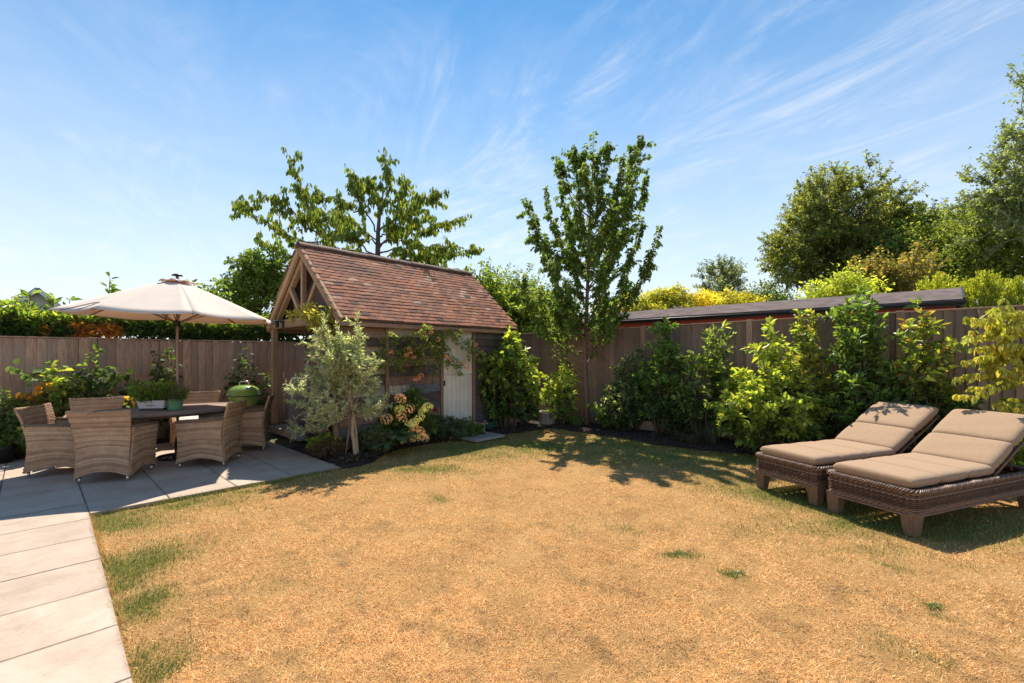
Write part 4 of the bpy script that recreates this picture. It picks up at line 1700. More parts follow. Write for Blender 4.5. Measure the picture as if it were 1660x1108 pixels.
# parasol
PC = Vector((-5.03, 6.84, 0))
um = empty('parasol', (PC.x, PC.y, PATZ), 0, 'open cream canvas parasol standing through the dining table', 'parasol')
RP, ZRIM, ZTOP = 1.36, 2.12, 2.68
alpha0 = math.atan2(-PC.y, -PC.x) + R(7)
tiltv = lambda x, y: -.030 * x + .004 * y
fm = []
for k in range(8):
    a0, a1 = alpha0 + k * math.pi / 4, alpha0 + (k + 1) * math.pi / 4
    m, n = 10, 9
    P = np.zeros((m, n, 3))
    for i in range(m):
        t = .075 + .925 * i / (m - 1)
        for j in range(n):
            f = j / (n - 1)
            p0 = np.array([math.cos(a0), math.sin(a0)])
            p1 = np.array([math.cos(a1), math.sin(a1)])
            q = (p0 * (1 - f) + p1 * f) * t * RP
            sag = 4 * f * (1 - f)
            q = q * (1 - .035 * sag * t)
            z = ZTOP - (ZTOP - ZRIM) * t ** 1.10 - .030 * sag * t + tiltv(*q)
            P[i, j] = (q[0], q[1], z - PATZ)
    cp = MB().shell(P, .004)
    cp.obj('canopy_panel', 'canopy_cloth', um)
    P = np.zeros((4, 7, 3))
    for i in range(4):
        t = .02 + .15 * i / 3
        for j in range(7):
            f = j / 6
            q = (np.array([math.cos(a0), math.sin(a0)]) * (1 - f) + np.array([math.cos(a1), math.sin(a1)]) * f) * t * RP
            lift = .028 + .032 * math.sin(math.pi * f) * (i / 3)
            P[i, j] = (q[0], q[1], ZTOP + .03 - .55 * t ** 1.1 + lift - .03 - PATZ + tiltv(*q))
    MB().shell(P, .004).obj('vent_flap', 'canopy_cloth', um)
    rib = MB()
    pr = []
    for i in range(8):
        t = .05 + .95 * i / 7
        x, y = math.cos(a0) * t * RP * .995, math.sin(a0) * t * RP * .995
        pr.append((x, y, ZTOP - (ZTOP - ZRIM) * t ** 1.10 - .018 + tiltv(x, y) - PATZ))
    rib.tube(pr, .010, 6)
    rib.obj('rib', 'pole_metal', um)
    st2 = MB()
    st2.tube([(math.cos(a0) * .03, math.sin(a0) * .03, 2.02), pr[4]], .008, 6)
    st2.obj('strut', 'pole_metal', um)
MB().lathe([(0, ZTOP + .070), (.035, ZTOP + .067), (.07, ZTOP + .05), (.072, ZTOP + .038), (0, ZTOP + .03)], 14).obj('finial', 'dark_metal', um)
MB().tube([(.03, -.03, .03), (.015, -.015, 1.3), (0, 0, ZTOP + .04)], .019, 12).obj('pole', 'pole_metal', um)
MB().lathe([(0, 1.96), (.04, 1.96), (.045, 2.03), (.03, 2.05), (0, 2.05)], 12).obj('runner', 'dark_metal', um)
bs_ = MB()
bs_.lathe([(.235, .0), (.255, .0), (.26, .02), (.25, .035), (.235, .03), (.235, 0)], 36, (.03, -.03, 0))
for k in range(8):
    a = k * math.pi / 4
    bs_.tube([(.03 + math.cos(a + t * .9) * (.05 + .195 * t), -.03 + math.sin(a + t * .9) * (.05 + .195 * t), .05 - .03 * t) for t in (0, .25, .5, .75, 1)], .011, 6)
bs_.lathe([(0, .0), (.07, .0), (.065, .05), (.04, .07), (.032, .30), (0, .30)], 16, (.03, -.03, 0))
bs_.obj('base', 'dark_metal', um)
# the tie strap lying over the left hand panel
cd = MB()
an = alpha0 - R(70)
cpts = []
for t, off in ((1.0, -.04), (.97, -.02), (.88, .01), (.80, .06), (.79, .12), (.86, .13), (.93, .12), (.985, .10)):
    p0, p1 = [np.array([math.cos(alpha0 + q * math.pi / 4), math.sin(alpha0 + q * math.pi / 4)]) for q in (-2, -1)]
    f = .30 + off * 2.2
    sag = 4 * f * (1 - f)
    x, y = (p0 * (1 - f) + p1 * f) * t * RP * (1 - .035 * sag * t)
    cpts.append((x, y, ZTOP - (ZTOP - ZRIM) * t ** 1.10 - .030 * sag * t + .010 + tiltv(x, y) - PATZ))
cd.tube(cpts, .0045, 6)
cd.obj('tie_strap', 'brown_ceramic', um)


# planters on the table
def herbs(root, z0, rx, ry, h, cols, n=900, L=.030, W=.6, sprigs=26, rot=0.0):
    pl = Plant()
    o = root.location
    for i in range(sprigs):
        a = RNG.random() * 2 * math.pi
        ro = math.sqrt(RNG.random())
        lx, ly = math.cos(a) * ro * rx, math.sin(a) * ro * ry
        wx, wy = lx * math.cos(rot) - ly * math.sin(rot), lx * math.sin(rot) + ly * math.cos(rot)
        b0 = np.array([o.x + wx * .8, o.y + wy * .8, o.z + z0])
        e = b0 + np.array([wx * .75, wy * .75, h * (.55 + .5 * RNG.random())])
        ph = pl.path(b0, e, (0, 0, 0), .04, 6)
        pl.limb(ph, .003, .0012, 4)
        pl.dress(ph, n / sprigs / h, L, cols, W, .15, 1.0, .9, .35, .15)
    pl.build(root, 'leaf_soft', 'bark', 4)


tz = PATZ + .7375
pt = empty('planter', (-5.16, 6.58, tz), R(8), 'low whitish oblong planter full of green herbs on the table', 'planter')
pbm = MB()
vs = [(-.15, -.085, 0), (.15, -.085, 0), (.15, .085, 0), (-.15, .085, 0), (-.155, -.088, .03), (.155, -.088, .03), (.155, .088, .03), (-.155, .088, .03)]
MB().add(vs, [(3, 2, 1, 0), (4, 5, 6, 7), (0, 1, 5, 4), (1, 2, 6, 5), (2, 3, 7, 6), (3, 0, 4, 7)]).obj('foot_band', 'brown_ceramic', pt)
o_ = [(.158, .09, .031), (.178, .104, .128), (.184, .110, .130), (.184, .110, .142), (.170, .096, .142), (.160, .088, .11)]
vs, fs = [], []
for x, y, z in o_:
    vs += [(-x, -y, z), (x, -y, z), (x, y, z), (-x, y, z)]
for i in range(len(o_) - 1):
    for k in range(4):
        fs.append((i * 4 + k, i * 4 + (k + 1) % 4, (i + 1) * 4 + (k + 1) % 4, (i + 1) * 4 + k))
fs.append((23, 22, 21, 20)[::-1])
pbm.add(vs, fs)
pbm.obj('pot', 'white_ceramic', pt)
wr = MB()
for i in range(5):          # faint moulded motif on the front
    wr.tube([(-.05 + .022 * i, -.101, .068), (-.045 + .022 * i, -.104, .083), (-.035 + .022 * i, -.101, .068)], .003, 5)
wr.obj('motif', 'concrete', pt)
herbs(pt, .11, .23, .15, .30, G_MID + [(.15, .27, .03), (.20, .32, .05)], 4200, .034, .75, 60, R(8))
pt2 = empty('flowerpot', (-4.90, 6.62, tz), 0, 'round green glazed pot of thyme on the table', 'flowerpot')
MB().lathe([(0, 0), (.088, 0), (.092, .01), (.095, .14), (.100, .145), (.100, .158), (.092, .158), (.088, .12), (0, .12)], 28).obj('pot', 'green_glaze', pt2)
herbs(pt2, .12, .13, .13, .23, G_MID + [(.16, .24, .06)], 2200, .024, .5, 60)

# kettle barbecue
kb = empty('kettle_barbecue', (-4.93, 8.38, PATZ), R(20), 'bright green kettle barbecue with chrome lid handle by the fence', 'barbecue')
kb.scale = (.93, .93, .97)
MB().lathe([(0, .575), (.10, .58), (.19, .615), (.255, .69), (.285, .78), (.296, .805), (.300, .812), (.283, .812), (.27, .78), (0, .60)], 36).obj('bowl', 'green_enamel', kb)
MB().lathe([(.297, .812), (.306, .820), (.306, .832), (.296, .838), (.285, .88), (.245, .945), (.17, .990), (.08, 1.008), (0, 1.012)], 36).obj('lid', 'green_enamel', kb)
MB().lathe([(.300, .803), (.311, .806), (.311, .818), (.300, .821)], 36).obj('rim_band', 'dark_metal', kb)
hd = MB()
hd.tube([(-.08, 0, .995), (-.085, 0, 1.05), (-.06, 0, 1.075), (.06, 0, 1.075), (.085, 0, 1.05), (.08, 0, .995)], .010, 8)
hd.obj('handle', 'bright_metal', kb)
MB().lathe([(0, 1.074), (.045, 1.072), (.045, 1.062), (0, 1.062)], 16, (.12, -.10, -.085)).obj('lid_vent', 'bright_metal', kb)
for k in range(3):
    a = R(90 + 120 * k)
    MB().tube([(math.cos(a) * .2, math.sin(a) * .2, .63), (math.cos(a) * .30, math.sin(a) * .30, .03)], .013, 8).obj('leg', 'bright_metal', kb)
    if k:
        MB().lathe([(.04, -.012), (.075, -.016), (.08, 0), (.075, .016), (.04, .012)], 18).obj('wheel', 'black_paint', kb, (math.cos(a) * .30, math.sin(a) * .30, .082), (R(90), 0, a + R(90)))
MB().lathe([(0, .40), (.12, .41), (.15, .45), (.152, .46), (.14, .455), (0, .43)], 22).obj('ash_catcher', 'bright_metal', kb)

# gas barbecue under its cover in the porch
gbq = empty('gas_barbecue', gp(490, 694, .12) + Vector((.05, .25, 0)), R(30), 'grey covered gas barbecue on black feet under the shed porch', 'barbecue')
cv = MB()
P = np.zeros((25, 8, 3))
for i in range(25):
    a = 2 * math.pi * i / 24
    for j in range(8):
        t = j / 7
        c, s = math.cos(a), math.sin(a)
        k = 1.0 - .18 * max(0, (t - .55) / .45) ** 2 + .02 * math.sin(a * 9) * (1 - t)
        P[i, j] = (.42 * k * math.copysign(abs(c) ** .35, c), .28 * k * math.copysign(abs(s) ** .35, s), .09 + .86 * t)
cv.shell(P, .01)
cv.box((0, 0, .955), (.66, .42, .03), ch=.012)
cv.obj('cover', 'grey_cover', gbq)
for x in (-.34, .34):
    for y in (-.2, .2):
        MB().box((x, y, .05), (.07, .07, .10), ch=.008).obj('foot', 'black_paint', gbq)

# ================================================================== SUN LOUNGERS
LX, LY = 2.02, .74


def ring_path(step, inset=0.0, r=.06):
    """rounded rectangle round the lounger frame, as points, outward normals, length"""
    hx0, hx1, hy = inset, LX - inset, LY / 2 - inset
    pts = []
    cs = [((hx1 - r, hy - r), 0), ((hx0 + r, hy - r), 90), ((hx0 + r, -hy + r), 180), ((hx1 - r, -hy + r), 270)]
    for (cx, cy), a0 in cs:
        for k in range(9):
            a = R(a0 + 90 * k / 8)
            pts.append((cx + r * math.cos(a), cy + r * math.sin(a)))
    pts = np.array(pts + [pts[0]])
    seg = np.linalg.norm(np.diff(pts, axis=0), axis=1)
    cum = np.concatenate([[0], np.cumsum(seg)])
    n = int(round(cum[-1] / step / 2)) * 2
    q = np.linspace(0, cum[-1], n, endpoint=False)
    P = np.stack([np.interp(q, cum, pts[:, 0]), np.interp(q, cum, pts[:, 1])], -1)
    T = unit(np.roll(P, -1, axis=0) - np.roll(P, 1, axis=0))
    N = np.stack([T[:, 1], -T[:, 0]], -1)
    return P, N, cum[-1]


def loop_tube(C, A, B, ra, rb, k=5):
    """closed tube: centres C (n,3), section axes A, B"""
    n = len(C)
    an = np.arange(k) * 2 * math.pi / k
    V = C[:, None] + A[:, None] * (np.cos(an) * ra)[None, :, None] + B[:, None] * (np.sin(an) * rb)[None, :, None]
    i = np.arange(n)[:, None] * k
    j = (np.arange(n)[:, None] + 1) % n * k
    a = np.arange(k)[None]
    b2 = (a + 1) % k
    F = np.stack([i + a, i + b2, j + b2, j + a], -1).reshape(-1, 4)
    return V.reshape(-1, 3), F


def make_lounger(label):
    root = empty('sun_lounger', (0, 0, 0), 0, label, 'sun lounger', 'cushioned wicker sun loungers on the lawn')
    Vs, Fs, o = [], [], 0
    P, N, L = ring_path(.023)
    n = len(P)
    ph = np.arange(n)
    Z0, Z1 = .175, .365
    rows = 11
    up = np.tile([0, 0, 1.0], (n, 1))
    N3 = np.concatenate([N, np.zeros((n, 1))], 1)
    for r in range(rows):
        z = Z0 + (Z1 - Z0) * (r + .5) / rows
        off = .0085 * np.cos(np.pi * ph + r * np.pi) + RNG.normal(size=n) * .0012
        C = np.concatenate([P + N * off[:, None], np.full((n, 1), z) + RNG.normal(size=(n, 1)) * .0007], 1)
        V, F = loop_tube(C, N3, up, .0046, .0096, 5)
        Vs.append(V); Fs.append(F + o); o += len(V)
    for r, z in ((0, Z0 - .002), (1, Z1 + .002)):
        C = np.concatenate([P, np.full((n, 1), z)], 1)
        V, F = loop_tube(C, N3, up, .010, .008, 6)
        Vs.append(V); Fs.append(F + o); o += len(V)
    link('woven_side', np_mesh('woven_side', np.concatenate(Vs), np.concatenate(Fs), M['brown_strand'], smooth=True), root, kind='stuff')
    sk = MB()
    for k in range(0, n, 2):
        sk.tube([(*P[k], Z0), (*P[k], Z1)], .0032, 4, cap=False)
    sk.obj('stakes', 'brown_strand', root, kind='stuff')
    Vs, Fs, o = [], [], 0
    P, N, L = ring_path(.0085)
    n = len(P)
    N3 = np.concatenate([N, np.zeros((n, 1))], 1)
    up = np.tile([0, 0, 1.0], (n, 1))
    turns = round(L / .10)
    th = np.arange(n) / n * turns * 2 * np.pi
    for r in range(4):
        a = th + r * np.pi / 2
        C = np.concatenate([P, np.full((n, 1), .381)], 1) + N3 * (.020 * np.cos(a))[:, None] + up * (.016 * np.sin(a))[:, None]
        V, F = loop_tube(C, N3, up, .0105, .0095, 6)
        Vs.append(V); Fs.append(F + o); o += len(V)
    link('braided_rim', np_mesh('braided_rim', np.concatenate(Vs), np.concatenate(Fs), M['brown_strand'], smooth=True), root, kind='stuff')
    # deck under the cushions, frame bars
    dk = MB()
    for k in range(16):
        dk.box((.06 + k * .085, 0, .372), (.055, LY - .06, .014))
    dk.obj('deck', 'brown_strand', root)
    fr = MB()
    for y in (-LY / 2 + .03, LY / 2 - .03):
        fr.box((LX / 2, y, .345), (LX - .06, .025, .03))
    for x in (.03, 1.33, LX - .03):
        fr.box((x, 0, .345), (.025, LY - .05, .03))
    fr.obj('frame', 'dark_metal', root)
    for x in (.06, LX - .06):
        for y in (-LY / 2 + .055, LY / 2 - .055):
            lg = MB()
            sx, sy = (1 if x > 1 else -1), (1 if y > 0 else -1)
            t_, b2 = .062, .042
            vs = []
            for z, s in ((.205, t_), (.0, b2)):
                cx, cy = x + sx * (t_ - s) * .3, y + sy * (t_ - s) * .3
                vs += [(cx - s, cy - s, z), (cx + s, cy - s, z), (cx + s, cy + s, z), (cx - s, cy + s, z)]
            lg.add(vs, [(0, 1, 2, 3), (7, 6, 5, 4), (0, 4, 5, 1), (1, 5, 6, 2), (2, 6, 7, 3), (3, 7, 4, 0)])
            lg.obj('leg', 'leg_wood', root)
    # reclined back
    AN, HX, BL = R(28), 1.33, .92
    ca, sa = math.cos(AN), math.sin(AN)
    bf = MB()
    for y in (-LY / 2 + .04, LY / 2 - .04):
        bf.tube([(HX, y, .385), (HX + BL * ca, y, .385 + BL * sa)], .014, 8)
    for t in np.linspace(.06, 1, 12):
        bf.tube([(HX + BL * ca * t, -LY / 2 + .04, .385 + BL * sa * t), (HX + BL * ca * t, LY / 2 - .04, .385 + BL * sa * t)], .008, 6)
    bf.obj('back_frame', 'brown_strand', root)
    spp = MB()
    for y in (-.22, .22):
        spp.tube([(HX + .55 * ca, y, .385 + .55 * sa), (HX + .62, y, .36)], .009, 6)
    spp.tube([(HX + .55 * ca, -.22, .385 + .55 * sa), (HX + .55 * ca, .22, .385 + .55 * sa)], .009, 6)
    spp.obj('back_support', 'grey_metal', root)
    cu = empty('cushion', (0, 0, 0))
    cu.parent = root
    th_ = .115
    xs_ = [.03, .46, .89, HX + .01]
    for x0, x1 in zip(xs_, xs_[1:]):
        pillow_obj('seat_section', x1 - x0 + .012, LY - .05, th_, 'cushion_cloth', cu, ((x0 + x1) / 2, 0, .385 + th_ / 2), None, n=18, e=16, puff=.20, wob=.003)
    bl = [0.0, .43, BL + .03]
    for t0, t1 in zip(bl, bl[1:]):
        tm = (t0 + t1) / 2
        c = Vector((HX + .0 + tm * ca, 0, .395 + tm * sa)) + Vector((-sa, 0, ca)) * (th_ / 2 + .01)
        pillow_obj('back_section', t1 - t0 + .012, LY - .05, th_ + .01, 'cushion_cloth', cu, c, (0, -AN, 0), n=18, e=16, puff=.20, wob=.003)
    return root


LD = Vector((.93, .367, 0)).normalized()
WD = Vector((LD.y, -LD.x, 0))
l1 = make_lounger('nearest sun lounger, dark wicker with tan cushion, cut by the right edge')
l1.location = Vector((3.14, 4.54, 0)) + WD * LY / 2
l1.rotation_euler = (0, 0, math.atan2(LD.y, LD.x))
index_kids(l1)
l2 = copy_tree(l1)
l2['label'] = 'farther sun lounger against the shrubs, wholly in view, with tan cushion'
l2.location = Vector((2.86, 5.36, 0)) + WD * LY / 2
l2.rotation_euler = (0, 0, math.atan2(LD.y, LD.x) - R(1.0))


# ================================================================== PLANTS IN THE GARDEN
def fence_pt(u, b_, z=.03):
    k = (u - 830) / FPX
    Y = b_ / (CB * k + SB)
    return Vector((k * Y, Y, z))


def back_pt(u, a_, z=.03):
    k = (u - 830) / FPX
    Y = a_ / (-SB * k + CB)
    return Vector((k * Y, Y, z))


def px2w(du, Y):
    return du / FPX * Y


# --- olive
op = gp(578, 741, .04)
ol = plant_root('olive_tree', op, 'small silvery olive tree with bare twisted stems at the corner of the patio', 'tree')
pl = Plant()
oY = op.y
fork = at(572, 672, oY)
for off, rr_ in ((0, .035), (.03, .016)):
    t = pl.path((op.x + off * .6, op.y + off, op.z - .03), (fork.x + off * .2, fork.y, fork.z), (-.02 + off, 0, 0), .012, 8)
    pl.limb(t, rr_, rr_ * .7, 8)
sk_ = MB().tube([(op.x - .15, op.y - .05, op.z - .03), (fork.x - .01, fork.y - .03, fork.z + .06)], .014, 7).obj('garden_stake', 'leg_wood')
tag(sk_, 'thin slanting wooden stake tied to the olive tree', 'stake')
lead = pl.path(fork, at(560, 585, oY), (0, 0, 0), .02, 6)
pl.limb(lead, .026, .006, 6)
tips = [(478, 690), (465, 655), (480, 640), (492, 615), (495, 580), (505, 560), (520, 545), (540, 548), (555, 545), (565, 528), (590, 548), (580, 570), (600, 590), (612, 630), (616, 650), (616, 668),
        (600, 668), (590, 625), (520, 600), (540, 590), (510, 640), (530, 655), (500, 675), (485, 700), (560, 580), (545, 625), (575, 610), (515, 575), (605, 640), (480, 640), (530, 530), (570, 550),
        (585, 600), (600, 610), (550, 560), (505, 610)]
for (u, v) in tips:
    Yt = oY + RNG.normal() * .32
    e = at(u, v, Yt)
    q0 = RNG.random() * (.3 if v > 640 else 1.0)
    s_ = Vector(lead[int(q0 * 5)])
    b_ = pl.path(s_, e, (0, 0, -.06 if v > 640 else .02), .05, 9)
    pl.limb(b_, .009, .002, 5)
    pl.dress(b_, 70, .070, G_OLIVE, .24, .3, 1, .8, .55, .05, off=.004)
    pl.dress(b_, 190, .058, G_OLIVE + [(.40, .48, .13)], .26, .8, 1, .6, .8, 0, off=.004)
    for k in range(9):
        i = RNG.integers(2, 9)
        d = unit(rnd(1)[0] + np.array([0, 0, .7]) + .4 * unit(np.array(e - fork)))
        tp = pl.path(b_[i], b_[i] + d * (.12 + .16 * RNG.random()), (0, 0, 0), .04, 5)
        pl.limb(tp, .003, .001, 4)
        pl.dress(tp, 125, .062, G_OLIVE + ([(.40, .48, .13)] if v < 600 else []), .26, .1, 1, .7, .7, 0, off=.003)
pl.build(ol, 'leaf_silver', 'bark_pale', 4, 'trunk', 'crown')

# --- pear tree by the right fence
pp = gp(952, 693, .0)
pr_ = plant_root('pear_tree', pp, 'young upright tree with glossy leaves in the bed by the right fence', 'tree')
pl = Plant()
pY = pp.y
tk = [(952, 698), (950, 640), (949, 580), (950, 520), (952, 460), (955, 400), (958, 340), (961, 270), (962, 214)]
tp_ = np.array([tuple(at(u, v, pY)) for u, v in tk])
tp_[0, 2] = -.05
tp_[:, :] += np.concatenate([np.zeros((1, 3)), RNG.normal(size=(8, 3)) * .015])
pl.wood.tube([tuple(p) for p in tp_], [.066, .056, .05, .043, .036, .028, .02, .012, .004], 9)
pl.dress(tp_[4:], 60, .085, G_MID, .58, .0, 1, .9, .35, .5)
ptips = [(985, 228, .2), (1037, 218, .1), (1008, 255, -.5), (930, 232, .1), (908, 262, -.3), (1050, 285, .4), (886, 300, .3), (858, 325, -.2), (1072, 368, .0), (852, 440, .1), (876, 470, -.6),
         (1000, 300, .9), (948, 262, -.8), (915, 330, .9), (1028, 318, -.7), (1040, 350, .5), (882, 375, .7), (892, 425, -.9), (1018, 400, -.8), (1012, 440, .9), (996, 478, -.9),
         (888, 500, .8), (872, 520, -.2), (905, 545, .3), (985, 525, -.6), (925, 520, -.8), (970, 380, -1.1), (930, 400, 1.1), (955, 350, 1.2), (975, 300, -.9), (920, 450, -.9), (985, 455, .6), (1052, 400, .2),
         (1025, 262, .3), (940, 300, .3), (985, 350, .2), (910, 290, .1), (965, 250, .4), (865, 345, .0), (880, 458, .5), (865, 482, -.3), (902, 505, -.5), (972, 500, .7), (1025, 235, -.2), (945, 245, .2), (900, 350, -.3), (935, 330, -.7), (985, 400, 1.0), (1000, 350, -.5), (975, 430, -1.0), (905, 470, .2), (925, 360, 1.0), (1015, 330, .8)]
for (u, v, dy) in ptips:
    # leave the trunk well below the tip
    z = zat(v, pY)
    zs = max(1.0, z - (1.0 + .75 * abs(u - 952) / 60) * (.75 + .4 * RNG.random()))
    if v > 500:
        zs = max(.9, z - .35)
    i = np.searchsorted(tp_[:, 2], zs).clip(1, 8)
    f = (zs - tp_[i - 1, 2]) / (tp_[i, 2] - tp_[i - 1, 2])
    s0 = tp_[i - 1] * (1 - f) + tp_[i] * f
    e = np.array(at(u, v, pY + dy))
    outw = e - s0
    outw[2] = 0
    br = pl.path(s0, e, outw * .22 + np.array([0, 0, -.10]), .018, 11)
    pl.limb(br, .016, .003, 6)
    dn = dict(out=.85, fwd=.3, droop=.75, off=.012)
    pl.dress(br, 92, .082, G_MID + G_DARK[2:], .60, .14, 1, **dn)
    pl.dress(br, 110, .078, G_MID + [(.13, .17, .03), (.22, .16, .045)], .58, .72, 1, **dn)
    for k in range(15):
        j = RNG.integers(2, 10)
        d = unit(rnd(1)[0] * .9 + np.array([0, 0, .55]) + .5 * unit(outw + 1e-6))
        tw = pl.path(br[j], br[j] + d * (.08 + .24 * RNG.random()), (0, 0, 0), .04, 5)
        pl.limb(tw, .004, .0015, 4)
        pl.dress(tw, 120, .082, G_MID + G_DARK[2:], .60, .05, 1, **dn)
lowb = np.array([tuple(at(u, v, pY - .05)) for u, v in ((947, 632), (938, 622), (928, 606), (921, 588), (919, 572))])
pl.limb(lowb, .016, .006, 6)
_f = []
for P, D, N, L, W, C in pl.L:
    k_ = (P[:, 2] > 1.85 + .35 * RNG.random(len(P))) | (RNG.random(len(P)) < .10)
    _f.append((P[k_], D[k_], N[k_], L[k_], W[k_], C[k_]))
pl.L = _f
pl.build(pr_, 'leaf_soft', 'bark_red', 4, 'trunk', 'crown')

# --- shrubs along the right fence, left to right
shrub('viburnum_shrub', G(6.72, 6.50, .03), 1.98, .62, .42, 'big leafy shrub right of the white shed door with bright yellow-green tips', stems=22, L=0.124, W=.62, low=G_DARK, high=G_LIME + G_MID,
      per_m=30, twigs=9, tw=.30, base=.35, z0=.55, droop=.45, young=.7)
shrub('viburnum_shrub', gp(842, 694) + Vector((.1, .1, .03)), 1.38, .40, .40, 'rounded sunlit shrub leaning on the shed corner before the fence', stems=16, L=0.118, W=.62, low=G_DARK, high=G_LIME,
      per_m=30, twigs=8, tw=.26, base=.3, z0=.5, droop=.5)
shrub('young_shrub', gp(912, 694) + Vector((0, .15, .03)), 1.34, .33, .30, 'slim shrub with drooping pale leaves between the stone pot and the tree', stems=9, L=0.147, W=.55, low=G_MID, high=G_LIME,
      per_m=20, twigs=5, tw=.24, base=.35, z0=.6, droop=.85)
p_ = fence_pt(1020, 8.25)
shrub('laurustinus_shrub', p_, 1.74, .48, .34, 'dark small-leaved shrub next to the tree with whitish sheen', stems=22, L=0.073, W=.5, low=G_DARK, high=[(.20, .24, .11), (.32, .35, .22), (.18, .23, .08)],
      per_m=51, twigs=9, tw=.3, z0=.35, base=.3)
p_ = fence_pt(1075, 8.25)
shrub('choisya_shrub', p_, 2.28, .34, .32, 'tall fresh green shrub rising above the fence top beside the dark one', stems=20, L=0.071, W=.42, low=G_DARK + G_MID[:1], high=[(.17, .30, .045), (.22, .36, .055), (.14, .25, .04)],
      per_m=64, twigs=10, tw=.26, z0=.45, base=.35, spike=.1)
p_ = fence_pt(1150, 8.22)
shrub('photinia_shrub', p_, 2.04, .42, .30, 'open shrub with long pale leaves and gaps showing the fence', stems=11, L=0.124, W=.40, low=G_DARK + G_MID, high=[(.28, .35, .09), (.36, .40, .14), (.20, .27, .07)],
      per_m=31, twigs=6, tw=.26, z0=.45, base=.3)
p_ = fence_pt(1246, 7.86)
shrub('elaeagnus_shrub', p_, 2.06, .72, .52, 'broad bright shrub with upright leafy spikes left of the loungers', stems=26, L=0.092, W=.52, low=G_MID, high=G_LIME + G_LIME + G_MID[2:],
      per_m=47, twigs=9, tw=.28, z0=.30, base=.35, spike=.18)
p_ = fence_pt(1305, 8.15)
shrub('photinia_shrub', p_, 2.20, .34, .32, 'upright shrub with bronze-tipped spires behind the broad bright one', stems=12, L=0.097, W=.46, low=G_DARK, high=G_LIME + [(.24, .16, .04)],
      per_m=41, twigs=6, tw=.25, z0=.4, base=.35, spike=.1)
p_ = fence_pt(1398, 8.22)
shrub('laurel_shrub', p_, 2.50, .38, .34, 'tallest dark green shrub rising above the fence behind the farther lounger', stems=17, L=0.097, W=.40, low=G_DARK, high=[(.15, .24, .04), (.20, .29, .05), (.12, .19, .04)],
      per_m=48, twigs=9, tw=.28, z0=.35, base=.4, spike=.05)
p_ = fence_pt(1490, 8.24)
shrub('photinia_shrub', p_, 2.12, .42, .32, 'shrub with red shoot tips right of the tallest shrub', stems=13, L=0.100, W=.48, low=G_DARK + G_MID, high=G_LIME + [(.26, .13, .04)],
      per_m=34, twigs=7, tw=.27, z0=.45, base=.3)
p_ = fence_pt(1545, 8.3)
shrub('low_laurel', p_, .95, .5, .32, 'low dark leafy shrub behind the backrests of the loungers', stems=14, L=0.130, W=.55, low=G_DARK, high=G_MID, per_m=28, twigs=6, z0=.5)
# cornus: layered branches of hanging pale leaves
cpos_ = fence_pt(1655, 8.05)
cr_ = plant_root('dogwood_shrub', cpos_, 'yellow-green dogwood with tiered drooping leaves at the right edge', 'shrub')
pl = Plant()
cY = cpos_.y
mt = pl.path(cpos_, at(1640, 520, cY), (0, 0, 0), .02, 8)
pl.limb(mt, .025, .006, 6)
for (u, v) in [(1580, 520), (1600, 512), (1625, 508), (1650, 515), (1672, 525), (1572, 545), (1575, 585), (1590, 560), (1620, 550), (1660, 560), (1565, 612), (1572, 640), (1600, 625), (1632, 600), (1660, 610), (1690, 570), (1700, 620),
               (1610, 585), (1640, 575), (1648, 648), (1620, 655), (1590, 595), (1690, 520), (1640, 530), (1610, 535)]:
    e = np.array(at(u, v, cY - .1 + RNG.normal() * .25))
    j = int(np.argmin(abs(mt[:, 2] - (e[2] - .05))))
    br = pl.path(mt[j], e, (0, 0, .06), .03, 8)
    pl.limb(br, .007, .002, 5)
    cc = [(.34, .37, .06), (.42, .41, .09), (.26, .31, .055), (.38, .31, .08)]
    pl.dress(br, 75, .075, cc, .52, .3, 1, .55, .3, 1.0, off=.01)
    for k in range(5):
        i = RNG.integers(3, 8)
        d = rnd(1)[0] * np.array([1, 1, .25])
        t2 = pl.path(br[i], br[i] + unit(d) * .16, (0, 0, .01), .03, 4)
        pl.limb(t2, .003, .001, 4)
        pl.dress(t2, 120, .072, cc, .52, .1, 1, .5, .3, 1.0, off=.006)
pl.build(cr_, 'leaf_soft', 'bark', 6)
shrub('low_shrub', fence_pt(1648, 7.9), .62, .32, .25, 'low pale green shrub under the dogwood beside the near lounger', stems=9, L=.075, W=.55, low=G_MID, high=G_LIME, per_m=70, twigs=5, z0=.5)
# low border plants
shrub('hellebore', fence_pt(1000, 8.1), .62, .42, .3, 'low dark leafy plant under the whitish shrub', 'plant', stems=12, L=.11, W=.5, low=G_DARK, high=G_MID, per_m=50, twigs=4, z0=.5)
shrub('fern', fence_pt(1095, 8.2), .75, .40, .25, 'dark leafy plant low against the fence below the open shrub', 'plant', stems=12, L=.10, W=.45, low=G_DARK, high=G_DARK, per_m=50, twigs=4, z0=.5)


